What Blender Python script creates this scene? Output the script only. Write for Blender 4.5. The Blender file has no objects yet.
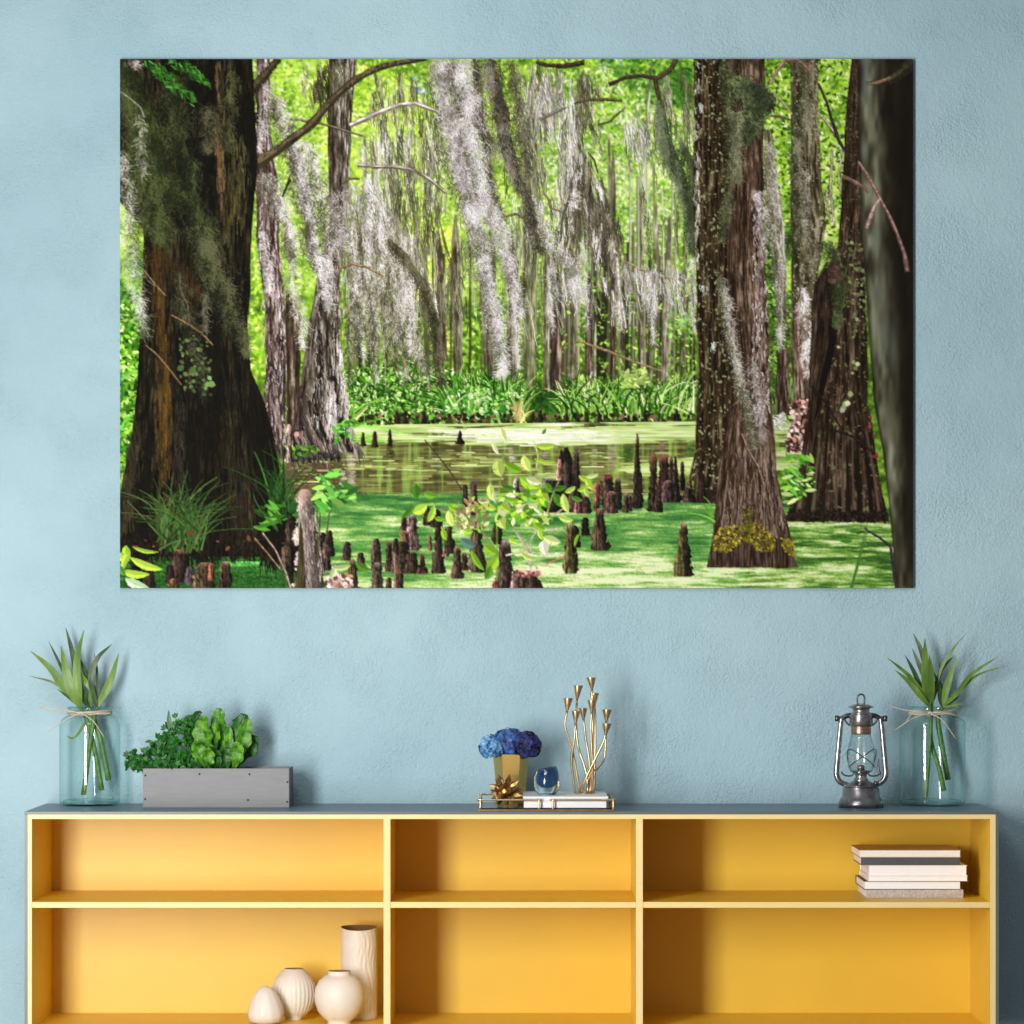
import bpy, bmesh, math, random
from mathutils import Vector, Matrix

def paint_swamp(SS=3):
    """Paints the swamp picture that is printed on the canvas: returns rows x columns x 3, sRGB 0..1."""
    import numpy as np
    OX, OY, W, H = 120, 59, 793, 529
    w, h = W*SS, H*SS
    rng = np.random.default_rng(11)
    img = np.zeros((h, w, 3), np.float32)
    YY, XX = np.mgrid[0:h, 0:w].astype(np.float32)
    XX = XX/SS + OX; YY = YY/SS + OY
    A = lambda c: np.asarray(c, np.float32)

    def noise(cx, cy, octs=1):
        tot = np.zeros((h, w), np.float32); amp = 1.0; s = 0
        for o in range(octs):
            gx = max(2, int(w/(cx*SS)) + 3); gy = max(2, int(h/(cy*SS)) + 3)
            g = rng.random((gy, gx)).astype(np.float32)
            fx = np.arange(w)/(cx*SS); fy = np.arange(h)/(cy*SS)
            ix = fx.astype(int); iy = fy.astype(int); tx = fx-ix; ty = fy-iy
            tx = tx*tx*(3-2*tx); ty = ty*ty*(3-2*ty)
            r0 = g[iy][:, ix]*(1-tx) + g[iy][:, ix+1]*tx
            r1 = g[iy+1][:, ix]*(1-tx) + g[iy+1][:, ix+1]*tx
            tot += amp*(r0*(1-ty)[:, None] + r1*ty[:, None]); s += amp
            amp *= .6; cx = max(cx/2, .5); cy = max(cy/2, .5)
        tot /= s
        return np.clip((tot-.5)*(1.25+.25*octs)+.5, 0, 1)

    def ramp(t, stops):
        ts = [a for a, b in stops]; cs = A([b for a, b in stops])
        return np.stack([np.interp(t, ts, cs[:, k]) for k in range(3)], -1).astype(np.float32)

    def inpoly(pts, x, y):
        pts = A(pts); m = np.zeros(x.shape, bool); n = len(pts)
        for i in range(n):
            x0, y0 = pts[i]; x1, y1 = pts[(i+1) % n]
            if y0 == y1: continue
            c = ((y0 > y) != (y1 > y)) & (x < (x1-x0)*(y-y0)/(y1-y0)+x0)
            m ^= c
        return m

    def box(pts):
        pts = A(pts)
        x0 = max(0, int((pts[:, 0].min()-OX)*SS)-2); x1 = min(w, int((pts[:, 0].max()-OX)*SS)+3)
        y0 = max(0, int((pts[:, 1].min()-OY)*SS)-2); y1 = min(h, int((pts[:, 1].max()-OY)*SS)+3)
        return slice(y0, y1), slice(x0, x1)

    def poly(pts, col):
        sl = box(pts); m = inpoly(pts, XX[sl], YY[sl])
        col = A(col)
        if col.ndim == 3: img[sl][m] = col[sl][m]
        else: img[sl][m] = col

    def sample(pts, n):
        pts = A(pts); lo = pts.min(0); hi = pts.max(0); out = []; k = 0
        while k < n:
            q = lo + rng.random((n*2+20, 2))*(hi-lo)
            q = q[inpoly(pts, q[:, 0], q[:, 1])]
            out.append(q); k += len(q)
            if not len(q): break
        return np.concatenate(out)[:n]

    def ribbons(P, wd, C, shade=None):
        """P (N,M,2) centre lines, wd (N,) or (N,M) widths, C (N,3) colours; shade(t) multiplies across"""
        P = A(P)
        if P.ndim == 2: P = P[None]
        N, M = P.shape[:2]
        wd = A(wd)
        if wd.ndim == 0: wd = np.full((N, M), wd)
        elif wd.ndim == 1 and len(wd) == N and not (N == 1 and M > 1 and len(wd) == M): wd = np.repeat(wd[:, None], M, 1)
        elif wd.ndim == 1: wd = np.repeat(wd[None], N, 0)
        C = A(C)
        if C.ndim == 1: C = np.repeat(C[None], N, 0)
        seg = np.linalg.norm(np.diff(P, axis=1), axis=2).max()
        k = max(1, int(np.ceil(seg*SS*1.3)))
        t = np.linspace(0, M-1, (M-1)*k+1); i = np.minimum(t.astype(int), M-2); f = (t-i).astype(np.float32)
        Q = P[:, i]*(1-f)[None, :, None] + P[:, i+1]*f[None, :, None]
        wq = wd[:, i]*(1-f) + wd[:, i+1]*f
        T = np.gradient(Q, axis=1); L = np.linalg.norm(T, axis=2, keepdims=True)+1e-6
        Nn = np.stack([-T[..., 1], T[..., 0]], -1)/L
        K = max(1, int(round(wq.max()*SS*1.15)))
        o = np.linspace(-1, 1, K) if K > 1 else np.zeros(1)
        R = Q[:, :, None] + Nn[:, :, None]*(o[None, None, :]*wq[..., None]*.5)[..., None]
        c = np.repeat(np.repeat(C[:, None, None], R.shape[1], 1), K, 2) if C.ndim == 2 else np.repeat((C[:, i])[:, :, None], K, 2)
        if shade is not None: c = c*A([shade(v) for v in o])[None, None, :, None]
        x = ((R[..., 0]-OX)*SS).astype(int).ravel(); y = ((R[..., 1]-OY)*SS).astype(int).ravel()
        ok = (x >= 0) & (x < w) & (y >= 0) & (y < h)
        img[y[ok], x[ok]] = c.reshape(-1, 3)[ok]

    def pal(n, cols, jit=.12):
        cols = A(cols); c = cols[rng.integers(0, len(cols), n)]
        return c*(1+jit*rng.standard_normal((n, 1)).astype(np.float32))

    def leaves(pts, size, cols, ang=None, spread=3.2, aspect=.45, jit=.15):
        n = len(pts); s = size*(.5+rng.random(n)); a = rng.uniform(-spread, spread, n)+(0 if ang is None else ang)
        d = np.stack([np.cos(a), np.sin(a)], -1)*s[:, None]
        P = np.stack([pts-d*.5, pts-d*.2, pts+d*.15, pts+d*.5], 1)
        wd = (s*aspect)[:, None]*A([.25, .9, 1., .1])[None]
        ribbons(P, wd, pal(n, cols, jit))

    def blades(pts, length, width, cols, lean=0., bend=.6, up=-1, jit=.15):
        n = len(pts); L = length*(.6+.8*rng.random(n)); a = lean+.35*rng.standard_normal(n); b = bend*rng.standard_normal(n)
        t = np.linspace(0, 1, 6)
        x = pts[:, :1] + L[:, None]*(np.sin(a)[:, None]*t + b[:, None]*t**2.2*.7)
        y = pts[:, 1:] + up*L[:, None]*(np.cos(a)[:, None]*t - .25*np.abs(b)[:, None]*t**3)
        ribbons(np.stack([x, y], -1), width*(1-.85*t), pal(n, cols, jit))

    def along(path, t):
        path = A(path); d = np.r_[0, np.cumsum(np.linalg.norm(np.diff(path[:, :2], axis=0), axis=1))]
        return np.stack([np.interp(t*d[-1], d, path[:, k]) for k in range(path.shape[1])], -1)

    def moss(path, n, cols, lit=None, flen=6, dark=None, side=1, curl=1.1, fw=.55, body=None, down=True):
        """path rows: x, y, half width.  Short curly fibres around it; the lit colours gather on one side"""
        wob = np.interp(np.linspace(0, 1, 60), np.linspace(0, 1, 15), .72+.56*rng.random(15)); wob[-8:] *= np.linspace(1, .35, 8)
        sway = np.interp(np.linspace(0, 1, 60), np.linspace(0, 1, 9), rng.standard_normal(9))*.22
        if body is not None:
            t = np.linspace(0, 1, 60); q = along(path, t)
            cx = q[:, 0]+sway*q[:, 2]; hw = q[:, 2]*.62*wob*np.r_[np.linspace(.3, 1, 8), np.ones(44), np.linspace(1, .1, 8)]
            poly(np.concatenate([np.stack([cx-hw, q[:, 1]], -1), np.stack([cx+hw, q[:, 1]], -1)[::-1]]), A(body)*.92)
        n = int(n*1.45); fw = fw*.62
        tt = rng.random(n); q = along(path, tt); k = np.minimum((tt*60).astype(int), 59)
        o = np.clip(rng.standard_normal(n)*.5, -1.15, 1.15)
        wisp = rng.random(n) < .10
        o = np.where(wisp, o*1.7, o)
        p = np.stack([q[:, 0]+(o*wob[k]+sway[k])*q[:, 2], q[:, 1]], -1)
        M = 6; t = np.linspace(0, 1, M)
        a = np.pi/2 + curl*.85*rng.standard_normal(n) + .35*o; b = rng.standard_normal(n)*1.2
        ang = a[:, None]+b[:, None]*t[None]; ang = ang*(1-.35*t)+np.pi/2*.35*t
        L = flen*1.15*(.4+1.0*rng.random(n))/M
        st = np.stack([np.cos(ang), np.sin(ang)], -1)*L[:, None, None]
        P = p[:, None]+np.cumsum(st, 1)
        gx = np.clip(((p[:, 0]-OX)*SS).astype(int), 0, w-1); gy = np.clip(((p[:, 1]-OY)*SS).astype(int), 0, h-1)
        cl = clump[gy, gx]-.5
        c = pal(n, cols, .12)*(1+.7*cl[:, None])
        if lit is not None:
            m = rng.random(n) < np.clip(.42+side*o*.7+cl*1.1, .03, .95)
            c[m] = pal(int(m.sum()), lit, .08)
        if dark is not None:
            m = rng.random(n) < np.clip(.30-side*o*.5-cl*1.3, .0, .85)
            c[m] = pal(int(m.sum()), dark, .2)
        ribbons(P, fw, c)

    def hang(pts, length, cols, fw=.7, wob=.8, jit=.15, lean=0.):
        """long thin threads that hang straight down"""
        n = len(pts); M = 7; t = np.linspace(0, 1, M); L = length*(.4+rng.random(n))
        x = pts[:, :1]+np.cumsum(wob*.5*rng.standard_normal((n, M)), 1)+lean*L[:, None]*t
        y = pts[:, 1:]+L[:, None]*t
        ribbons(np.stack([x, y], -1), fw*.8*(1-.6*t), pal(n, cols, jit))

    def curtain(pts, n, L, cols, lean=.06, hw=2.2, per=9):
        """separate tresses of fine threads, the picture behind showing between them"""
        top = sample(pts, n); k = np.repeat(np.arange(n), per); Ls = L*(.5+rng.random(n)); m = len(k)
        down = rng.random(m)**1.3*.75
        sw = .16*rng.standard_normal(n)[k]
        start = np.stack([top[k, 0]+sw*Ls[k]*down+hw*(1-.7*down)*rng.standard_normal(m)*.5+lean*Ls[k]*down, top[k, 1]+Ls[k]*down], -1)
        ln = Ls[k]*(.2+.3*rng.random(m)); M = 6; t = np.linspace(0, 1, M)
        x = start[:, :1]+np.cumsum(.5*rng.standard_normal((m, M)), 1)+(lean+.10*rng.standard_normal(n)[k])[:, None]*ln[:, None]*t
        y = start[:, 1:]+ln[:, None]*t
        cc = pal(n, cols, .14)[k]*(1+.28*rng.standard_normal((m, 1)).astype(np.float32))
        ribbons(np.stack([x, y], -1), .5*(1-.5*t), cc)

    clump = noise(3.4, 17, 3)
    streakN = noise(1.1, 15, 3); streak2 = noise(4, 60, 3); fineN = noise(1.2, 2.2, 2); blot = noise(10, 14, 3); spotN = noise(2.2, 2.6, 2)
    tiny = rng.random((h, w)).astype(np.float32)

    def trunk(left, right, stops, lit=.75, falloff=.5, amb=.45, spots=None, spot_t=.86, off=0, blotch=.35, edge=1.2, contrast=1.):
        left = A(left); right = A(right)
        y0 = max(left[0, 1], right[0, 1]); y1 = min(left[-1, 1], right[-1, 1])
        allp = np.concatenate([left, right]); sl = box(allp)
        x = XX[sl]; y = YY[sl]
        ys = y[:, 0]; jl = np.interp(ys, left[:, 1], left[:, 0]); jr = np.interp(ys, right[:, 1], right[:, 0])
        e = (streak2[sl][:, 0]-.5)*edge*2 + (rng.random(len(ys))-.5)*.5*edge
        xl = (jl+e)[:, None]; xr = (jr+e[::-1])[:, None]
        m = (x >= xl) & (x <= xr) & (y >= y0) & (y <= y1)
        u = np.clip((x-xl)/np.maximum(xr-xl, .5), 0, 1); aw = float(np.mean(jr-jl))
        ix = ((u*aw*SS).astype(int)+off*37) % w; iy = ((y-OY)*SS).astype(int) % h
        n = streakN[iy, ix]*.62 + streak2[iy, (ix+211) % w]*.38
        n = np.clip((n-.5)*1.5*contrast+.5, 0, 1)
        s = amb+(1-amb)*np.exp(-((u-lit)/falloff)**2)
        v = n*s*(1-blotch*(blot[sl]-.5)*1.6) + (fineN[sl]-.5)*.16*contrast
        c = ramp(np.clip(v, 0, 1), stops)
        if spots is not None:
            mk = (spotN[iy, (ix+97) % w] > spot_t)
            c[mk] = ramp(tiny[sl][mk], spots)
        img[sl][m] = c[m]

    def limb(path, wd, top, under, body=None):
        path = A(path); t = np.linspace(0, 1, 26); q = along(path, t)
        q[:, 1] += (rng.random(26)-.5)*.6
        wdd = np.interp(t, np.linspace(0, 1, len(wd)), wd) if np.ndim(wd) else np.full(26, wd)
        wdd = wdd*(.85+.3*rng.random(26))
        va = (.8+.4*rng.random((1, 26, 1))).astype(np.float32); vb = (.75+.5*rng.random((1, 26, 1))).astype(np.float32)
        ribbons(q[None, :, :2], wdd[None], A(under)[None, None]*va)
        r = q.copy(); r[:, 1] -= wdd*.22
        ribbons(r[None, :, :2], (wdd*.42*(.5+.7*rng.random(26)))[None], A(top)[None, None]*vb)

    def knee(x, yt, yb, wt, wb, col, tip=None, lean=0., lightside=-1, tex=.5):
        M = 12; t = np.linspace(0, 1, M)
        px_ = x+lean*(1-t); py_ = yt+(yb-yt)*t
        wd = wt+(wb-wt)*t**1.5; wd[0] *= .5; wd[1] = max(wd[1]*.9, wd[0])
        sl = box([(x-wb-abs(lean)-3, yt-2), (x+wb+abs(lean)+3, yb+1)])
        xx, yy = XX[sl], YY[sl]; tt = (yy-yt)/max(yb-yt, 1)
        cx = x+lean*(1-tt); ww = np.interp(tt, t, wd)*.5*(1+.5*(blot[sl]-.5)+.35*(spotN[sl]-.5)); ww = ww*np.where(tt > .94, np.sqrt(np.clip(1-((tt-.94)/.06)**2*.5, 0, 1)), 1)
        m = (tt >= 0) & (tt <= 1) & (np.abs(xx-cx) <= ww)
        u = (xx-cx)/np.maximum(ww, .4)
        v = np.clip(.62+lightside*u*.44, .12, 1.1)*(1+tex*(streakN[sl]-.5)*2.+tex*(fineN[sl]-.5)*2.+tex*(blot[sl]-.5)*1.2)
        c = A(col)[None, None]*v[..., None]*1.25
        if tip is not None:
            k = np.clip(1-tt/.16, 0, 1)[..., None]*np.clip(.4+fineN[sl], 0, 1)[..., None]
            c = c*(1-k)+A(tip)*k
        img[sl][m] = c[m]

    # ------------------------------------------------------------------ distance
    g1 = noise(14, 12, 4); g2 = noise(3, 3, 2); g3 = noise(40, 30, 2)
    depth = np.clip((YY-230)/140, 0, 1)
    base = ramp(np.clip(.55*g1+.3*g2+.3*g3-.08, 0, 1), [(0, (52, 92, 14)), (.35, (112, 166, 30)), (.55, (166, 218, 52)), (.75, (208, 240, 110)), (1, (244, 252, 206))])
    low = ramp(np.clip(.6*g1+.4*g2, 0, 1), [(0, (24, 48, 8)), (.4, (58, 96, 22)), (.65, (98, 148, 40)), (1, (186, 222, 96))])
    right_of = np.clip((XX-430)/90, 0, 1)
    k = (depth*(.35+.6*right_of))[..., None]
    img[:] = base*(1-k)+low*k
    # glimpses of sky, then leaf clutter
    for (x, y) in [(415, 86), (423, 92), (413, 82), (614, 64), (620, 66), (600, 67), (555, 172), (497, 92), (490, 88), (590, 160)]:
        q = np.stack([x+2.6*rng.standard_normal(30), y+2.6*rng.standard_normal(30)], -1)
        leaves(q, 2.6, [(150, 185, 240), (205, 225, 250), (120, 160, 235)])
    upper = [(250, 59), (700, 59), (700, 290), (250, 290)]
    leaves(sample(upper, 15000), 3.1, [(178, 226, 60), (150, 204, 44), (206, 240, 120), (232, 248, 180), (110, 164, 34), (84, 134, 28), (196, 232, 84)])
    leaves(sample([(540, 70), (700, 70), (700, 250), (540, 250)], 6500), 3.1, [(150, 210, 50), (206, 240, 120), (238, 250, 196), (104, 164, 30), (74, 132, 26), (128, 190, 44), (250, 253, 230)])
    leaves(sample([(300, 70), (350, 60), (420, 80), (430, 230), (330, 180)], 1100), 4, [(206, 244, 70), (182, 232, 48), (236, 250, 160)])
    leaves(sample([(400, 235), (450, 225), (458, 275), (420, 300), (402, 270)], 900), 4.5, [(232, 252, 90), (214, 244, 66), (242, 252, 150), (180, 226, 50)])
    leaves(sample([(436, 330), (456, 322), (460, 352), (440, 356)], 160), 4, [(214, 244, 80), (236, 252, 140)])
    leaves(sample([(250, 240), (300, 240), (300, 380), (250, 380)], 500), 4, [(190, 232, 60), (150, 206, 44), (96, 150, 30), (222, 244, 120)])
    leaves(sample([(346, 310), (696, 290), (696, 400), (346, 400)], 3200), 3.4, [(118, 176, 40), (76, 124, 26), (160, 212, 74), (40, 72, 14), (200, 232, 120), (52, 92, 20)])
    leaves(sample([(600, 60), (696, 60), (696, 115), (640, 100)], 420), 5, [(54, 110, 26), (90, 150, 40), (120, 180, 54)])
    leaves(sample([(668, 72), (694, 68), (694, 105), (672, 108)], 130), 6, [(36, 84, 20), (66, 126, 30)], ang=.7, spread=.6, aspect=.3)
    # a pale bough of feathery leaves
    for k_ in range(260):
        pass
    leaves(along([(560, 262), (572, 252), (584, 256), (596, 272)], rng.random(130))+1.8*rng.standard_normal((130, 2)), 6, [(176, 224, 124), (140, 200, 84), (214, 242, 170)], aspect=.3)
    leaves(along([(625, 195), (645, 178), (664, 172), (676, 180)], rng.random(260))+3.4*rng.standard_normal((260, 2)), 6, [(206, 240, 130), (170, 220, 84), (236, 250, 190)], aspect=.3)

    def soft(n):
        for ax in (0, 1):
            for _ in range(n):
                a = np.roll(img, 1, ax); b = np.roll(img, -1, ax)
                if ax == 0: a[0] = img[0]; b[-1] = img[-1]
                else: a[:, 0] = img[:, 0]; b[:, -1] = img[:, -1]
                img[:] = img*.5+(a+b)*.25
    soft(3)
    # the many thin far trunks
    def far(n, x0, x1, yt, yb, cols, w0, w1):
        x = rng.uniform(x0, x1, n); t = np.linspace(0, 1, 8)
        yt_ = yt+rng.uniform(-30, 30, n); yb_ = yb+rng.uniform(-8, 4, n)
        X = x[:, None]+np.cumsum(rng.standard_normal((n, 8))*.5, 1); Y = yt_[:, None]+(yb_-yt_)[:, None]*t
        wd = rng.uniform(w0, w1, n)[:, None]*(.75+.4*t)
        ribbons(np.stack([X, Y], -1), wd, pal(n, cols, .2), shade=lambda v: 1-.25*v)
    far(46, 540, 696, 270, 410, [(46, 44, 24), (64, 58, 36), (36, 40, 18)], 2, 5)
    far(26, 545, 696, 250, 410, [(118, 112, 92), (136, 128, 104), (96, 92, 66)], 1.2, 3.2)
    far(22, 350, 540, 240, 400, [(78, 78, 46), (104, 100, 66), (60, 64, 32)], 1.6, 4)
    far(14, 560, 690, 170, 330, [(176, 172, 154), (150, 150, 124), (204, 200, 186)], 1.2, 2.6)
    leaves(sample([(470, 280), (696, 270), (696, 390), (470, 390)], 1300), 3.2, [(96, 156, 34), (150, 206, 66), (62, 108, 24), (196, 232, 110)])
    G = [(0, (44, 38, 22)), (.3, (92, 86, 62)), (.6, (136, 132, 106)), (.85, (190, 184, 166)), (1, (232, 228, 220))]
    Gm = [(0, (40, 40, 16)), (.35, (84, 88, 54)), (.65, (126, 130, 92)), (1, (184, 188, 150))]
    Bw = [(0, (30, 22, 14)), (.4, (72, 56, 44)), (.7, (120, 100, 84)), (1, (196, 180, 168))]
    def post(x0, x1, yt, yb, wt, wb, st=G, off=0, **k_):
        ys = np.linspace(yt, yb, 8); t = np.linspace(0, 1, 8); c = x0+(x1-x0)*t; ww = (wt+(wb-wt)*t**3)*np.clip(.15+t*5, 0, 1)
        trunk(np.stack([c-ww/2, ys], -1), np.stack([c+ww/2, ys], -1), st, off=off, edge=.5, **k_)
    post(438, 443, 230, 360, 9, 8, Bw, 1); post(455, 459, 215, 400, 10, 8, G, 2, amb=.7)
    post(486, 491, 250, 395, 14, 12, G, 3, amb=.5); post(513, 512, 240, 385, 12, 9, G, 4, amb=.7); post(517, 507, 370, 418, 8, 9, G, 5)
    post(498, 506, 330, 405, 5, 7, Bw, 6)
    post(531, 529, 100, 425, 15, 13, Gm, 7, amb=.65); post(557, 555, 265, 424, 10, 17, Bw, 8, amb=.5)
    post(548, 546, 235, 420, 7, 6, G, 9); post(589, 588, 270, 400, 7, 7, Bw, 10, amb=.7)
    post(572, 572, 240, 405, 4, 6, G, 11); post(595, 594, 320, 390, 3, 3, G, 12)
    post(613, 612, 150, 415, 5, 7, Bw, 13, amb=.75); post(641, 640, 255, 385, 6, 6, G, 14, amb=.8); post(656, 650, 255, 380, 9, 5, Gm, 15)
    post(667, 663, 250, 425, 7, 8, G, 16); post(682, 680, 290, 395, 4, 3, G, 17); post(625, 622, 255, 350, 7, 6, G, 18)
    post(608, 612, 130, 250, 3, 5, G, 30, amb=.8); post(640, 642, 190, 260, 3, 4, G, 31, amb=.9); post(656, 655, 200, 260, 3.5, 6, G, 32, amb=.9); post(670, 668, 215, 260, 4, 7, G, 33)
    post(583, 577, 70, 150, 8, 7, G, 34, amb=.6); post(652, 644, 60, 160, 3, 3, G, 35, amb=.9)
    trunk([(609, 390), (606, 405), (603, 418)], [(617, 390), (619, 405), (622, 418)], Bw, off=19, amb=.6)
    trunk([(660, 390), (658, 405), (655, 423)], [(668, 390), (668, 405), (667, 423)], Bw, off=20, amb=.6)
    limb([(564, 293), (580, 289), (607, 286)], [2.2, 1.4], (170, 154, 132), (96, 84, 60))
    limb([(576, 340), (605, 350), (635, 362), (662, 371)], [1.8, 2.2, 1.2], (196, 172, 134), (120, 96, 66))
    limb([(617, 258), (640, 269), (665, 277), (692, 281)], [1.8, 2.4, 2], (206, 192, 170), (108, 92, 70))
    leaves(sample([(668, 312), (692, 310), (692, 340), (668, 338)], 60), 4.5, [(130, 190, 80), (176, 222, 120), (90, 146, 50)])

    hz = noise(30, 40, 3)[..., None]*np.clip(1-np.abs(YY-190)/150, 0, 1)[..., None]*.30
    img[:] = img*(1-hz)+A((222, 232, 190))*hz
    soft(2)
    # far bank: bushes and reeds
    poly([(346, 380), (400, 372), (470, 376), (545, 392), (694, 384), (694, 424), (346, 424)], ramp(np.clip(g2*.5+g1*.5, 0, 1), [(0, (14, 36, 8)), (.5, (44, 98, 22)), (1, (120, 178, 60))]))
    leaves(sample([(344, 372), (420, 358), (458, 372), (462, 424), (344, 424)], 2300), 3.6, [(60, 122, 24), (104, 168, 44), (34, 76, 14), (160, 206, 96), (22, 52, 10), (206, 232, 160)])
    blades(sample([(444, 400), (520, 402), (524, 424), (446, 424)], 420), 30, 2.2, [(48, 108, 26), (66, 132, 32), (98, 160, 48), (24, 64, 14), (180, 214, 130), (18, 46, 10), (130, 180, 70)], bend=.5)
    blades(sample([(562, 400), (696, 402), (696, 422), (560, 422)], 560), 26, 2.1, [(86, 150, 42), (122, 184, 62), (54, 106, 26), (176, 214, 110), (220, 238, 174), (26, 60, 14), (38, 82, 20), (150, 196, 84)], bend=.6)
    leaves(sample([(446, 386), (524, 388), (524, 418), (446, 418)], 260), 4, [(204, 236, 170), (150, 208, 96), (60, 140, 40)])
    leaves(sample([(622, 372), (646, 368), (652, 384), (622, 388)], 110), 4, [(190, 214, 120), (150, 186, 84)])
    leaves(sample([(346, 414), (694, 414), (694, 424), (346, 424)], 320), 3.4, [(20, 26, 8), (40, 34, 18), (58, 60, 20), (120, 92, 70)], aspect=.9)
    for x in (397, 405, 424, 540, 566, 586, 599, 645, 676): knee(x, 408+rng.random()*6, 424, 3, 7, (48, 36, 26), tip=(150, 110, 90))
    blades(A([(521, 420)]*16)+rng.standard_normal((16, 2))*3, 24, 2, [(230, 226, 160), (190, 150, 110), (208, 230, 120)], bend=.9)

    # ------------------------------------------------------------------ water
    wl = noise(26, 1.4, 3); wl2 = noise(60, 3.5, 3); vert = noise(5, 46, 3)
    t = np.clip(.55*wl+.25*vert+.3*wl2-.05, 0, 1)
    wat = ramp(t, [(0, (54, 50, 24)), (.35, (92, 90, 48)), (.55, (118, 120, 64)), (.75, (142, 150, 82)), (1, (190, 200, 124))])
    gr = ramp(vert, [(0, (30, 60, 12)), (.5, (84, 128, 46)), (1, (160, 200, 90))])
    kk = (np.clip((vert-.5)*3, 0, .6))[..., None]; wat = wat*(1-kk)+gr*kk
    weed = ramp(np.clip(.5*wl+.5*noise(40, 2.4, 3), 0, 1), [(0, (130, 168, 70)), (.45, (190, 216, 128)), (.7, (222, 238, 172)), (1, (250, 252, 226))])
    tw = (wl2*.6+noise(50, 2, 2)*.4)
    far_w = np.where((tw > np.interp(YY[:, 0], [423, 432, 440, 446, 455, 468, 495], [.1, .3, .42, .74, .82, .76, .86])[:, None])[..., None], weed, wat)
    left_dim = np.clip((440-XX)/70, 0, 1)[..., None]
    far_w = far_w*(1-left_dim*.0)
    poly([(255, 428), (360, 426), (400, 424), (700, 421), (700, 500), (255, 500)], far_w)
    poly([(455, 428), (520, 424), (640, 424), (700, 422), (700, 441), (600, 444), (500, 443), (430, 438)], np.where((tw > .30)[..., None], weed, wat))
    n = 420; q = np.stack([np.clip(530+34*rng.standard_normal(n), 440, 690), 435+3.2*rng.standard_normal(n)], -1); L = rng.uniform(3, 16, n)
    q = q[q[:, 1] > 428]; L = L[:len(q)]
    ribbons(np.stack([q-np.stack([L, 0*L], -1), q+np.stack([L, 0*L], -1)], 1), .9, pal(len(q), [(246, 250, 222), (232, 242, 190), (252, 253, 240)], .04))
    # standing reflections
    for (x, c, ww, y0, y1) in [(612, (150, 128, 118), 5, 444, 472), (662, (120, 104, 86), 5, 442, 470), (628, (62, 96, 34), 9, 446, 466), (690, (76, 110, 44), 6, 444, 466), (512, (186, 182, 164), 3, 446, 462), (545, (170, 160, 150), 3, 446, 458), (594, (160, 150, 130), 2.4, 448, 470), (390, (60, 54, 26), 6, 446, 458), (459, (80, 66, 40), 7, 444, 458),
                                (352, (180, 168, 150), 5, 452, 490), (330, (86, 66, 48), 26, 462, 496), (300, (96, 76, 58), 30, 462, 492), (343, (214, 206, 190), 3, 470, 492)]:
        n = int(ww*(y1-y0)*.5); q = np.stack([x+ww*.3*rng.standard_normal(n), rng.uniform(y0, y1, n)], -1)
        ribbons(np.stack([q-A([2.2, 0]), q+A([2.2, 0])], 1), .7, pal(n, [c], .16))
    n = 150; q = np.stack([rng.uniform(285, 690, n), rng.uniform(446, 496, n)], -1)
    q[:, 1] = np.where(rng.random(n) < .5, 464+3*rng.standard_normal(n), q[:, 1])
    L = rng.uniform(2, 14, n); ribbons(np.stack([q-np.stack([L, 0*L], -1), q+np.stack([L, 0*L], -1)], 1), .8, pal(n, [(190, 200, 120), (220, 228, 160), (150, 160, 80)], .1))
    poly([(615, 468), (650, 462), (698, 456), (698, 474), (640, 476)], ramp(wl, [(0, (150, 186, 80)), (.6, (206, 226, 140)), (1, (232, 242, 180))]))

    # duckweed in front
    sh = noise(48, 5, 4); sh2 = noise(16, 1.8, 3); sp = noise(1.0, .9, 2)
    bright = np.interp(YY[:, 0], [490, 512, 525, 545, 560, 590], [.40, .46, .48, .52, .62, .66])[:, None]
    bright = bright+.20*np.exp(-((XX-660)/90)**2)*np.clip((YY-535)/35, 0, 1)+.20*np.exp(-((XX-590)/70)**2-((YY-580)/16)**2)-.05*np.exp(-((XX-640)/70)**2-((YY-520)/16)**2)
    bright = bright+.15*np.exp(-((XX-385)/60)**2-((YY-521)/16)**2)-.75*np.clip((315-XX)/25, 0, 1)
    v = np.clip(bright+(sh-.5)*.62+(sh2-.5)*.38+(sp-.5)*.26, 0, 1)
    duck = ramp(v, [(0, (44, 98, 42)), (.25, (66, 128, 60)), (.45, (90, 152, 72)), (.62, (124, 178, 86)), (.8, (176, 212, 124)), (1, (236, 246, 198))])
    poly([(120, 545), (290, 500), (340, 494), (430, 494), (560, 491), (697, 497), (913, 520), (913, 588), (120, 588)], duck)
    v2 = np.clip(.30+(sh-.5)*.3+(sp-.5)*.6+(sh2-.5)*.2, 0, 1)
    duck2 = ramp(v2, [(0, (20, 54, 16)), (.4, (46, 104, 36)), (.7, (78, 146, 60)), (1, (130, 190, 100))])
    poly([(120, 552), (306, 540), (316, 588), (120, 588)], duck2)
    poly([(225, 561), (262, 561), (258, 565), (228, 566)], np.clip(duck2*1.5+20, 0, 235))
    v3 = np.clip(.47+(sh-.5)*.8+(sh2-.5)*.6+(sp-.5)*.3+.1*np.clip((YY-545)/25, 0, 1), 0, 1)
    duck3 = ramp(v3, [(0, (52, 88, 32)), (.3, (82, 130, 50)), (.5, (114, 162, 68)), (.7, (170, 206, 110)), (1, (236, 246, 196))])
    poly([(770, 515), (905, 518), (905, 588), (740, 588)], duck3)

    # ------------------------------------------------------------------ middle distance: left cypress pair
    MA = [(0, (34, 24, 22)), (.3, (84, 66, 60)), (.55, (128, 108, 102)), (.8, (196, 180, 178)), (1, (238, 228, 230))]
    MB_ = [(0, (24, 18, 14)), (.3, (66, 56, 46)), (.55, (108, 98, 84)), (.8, (164, 156, 142)), (1, (224, 218, 210))]
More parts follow.
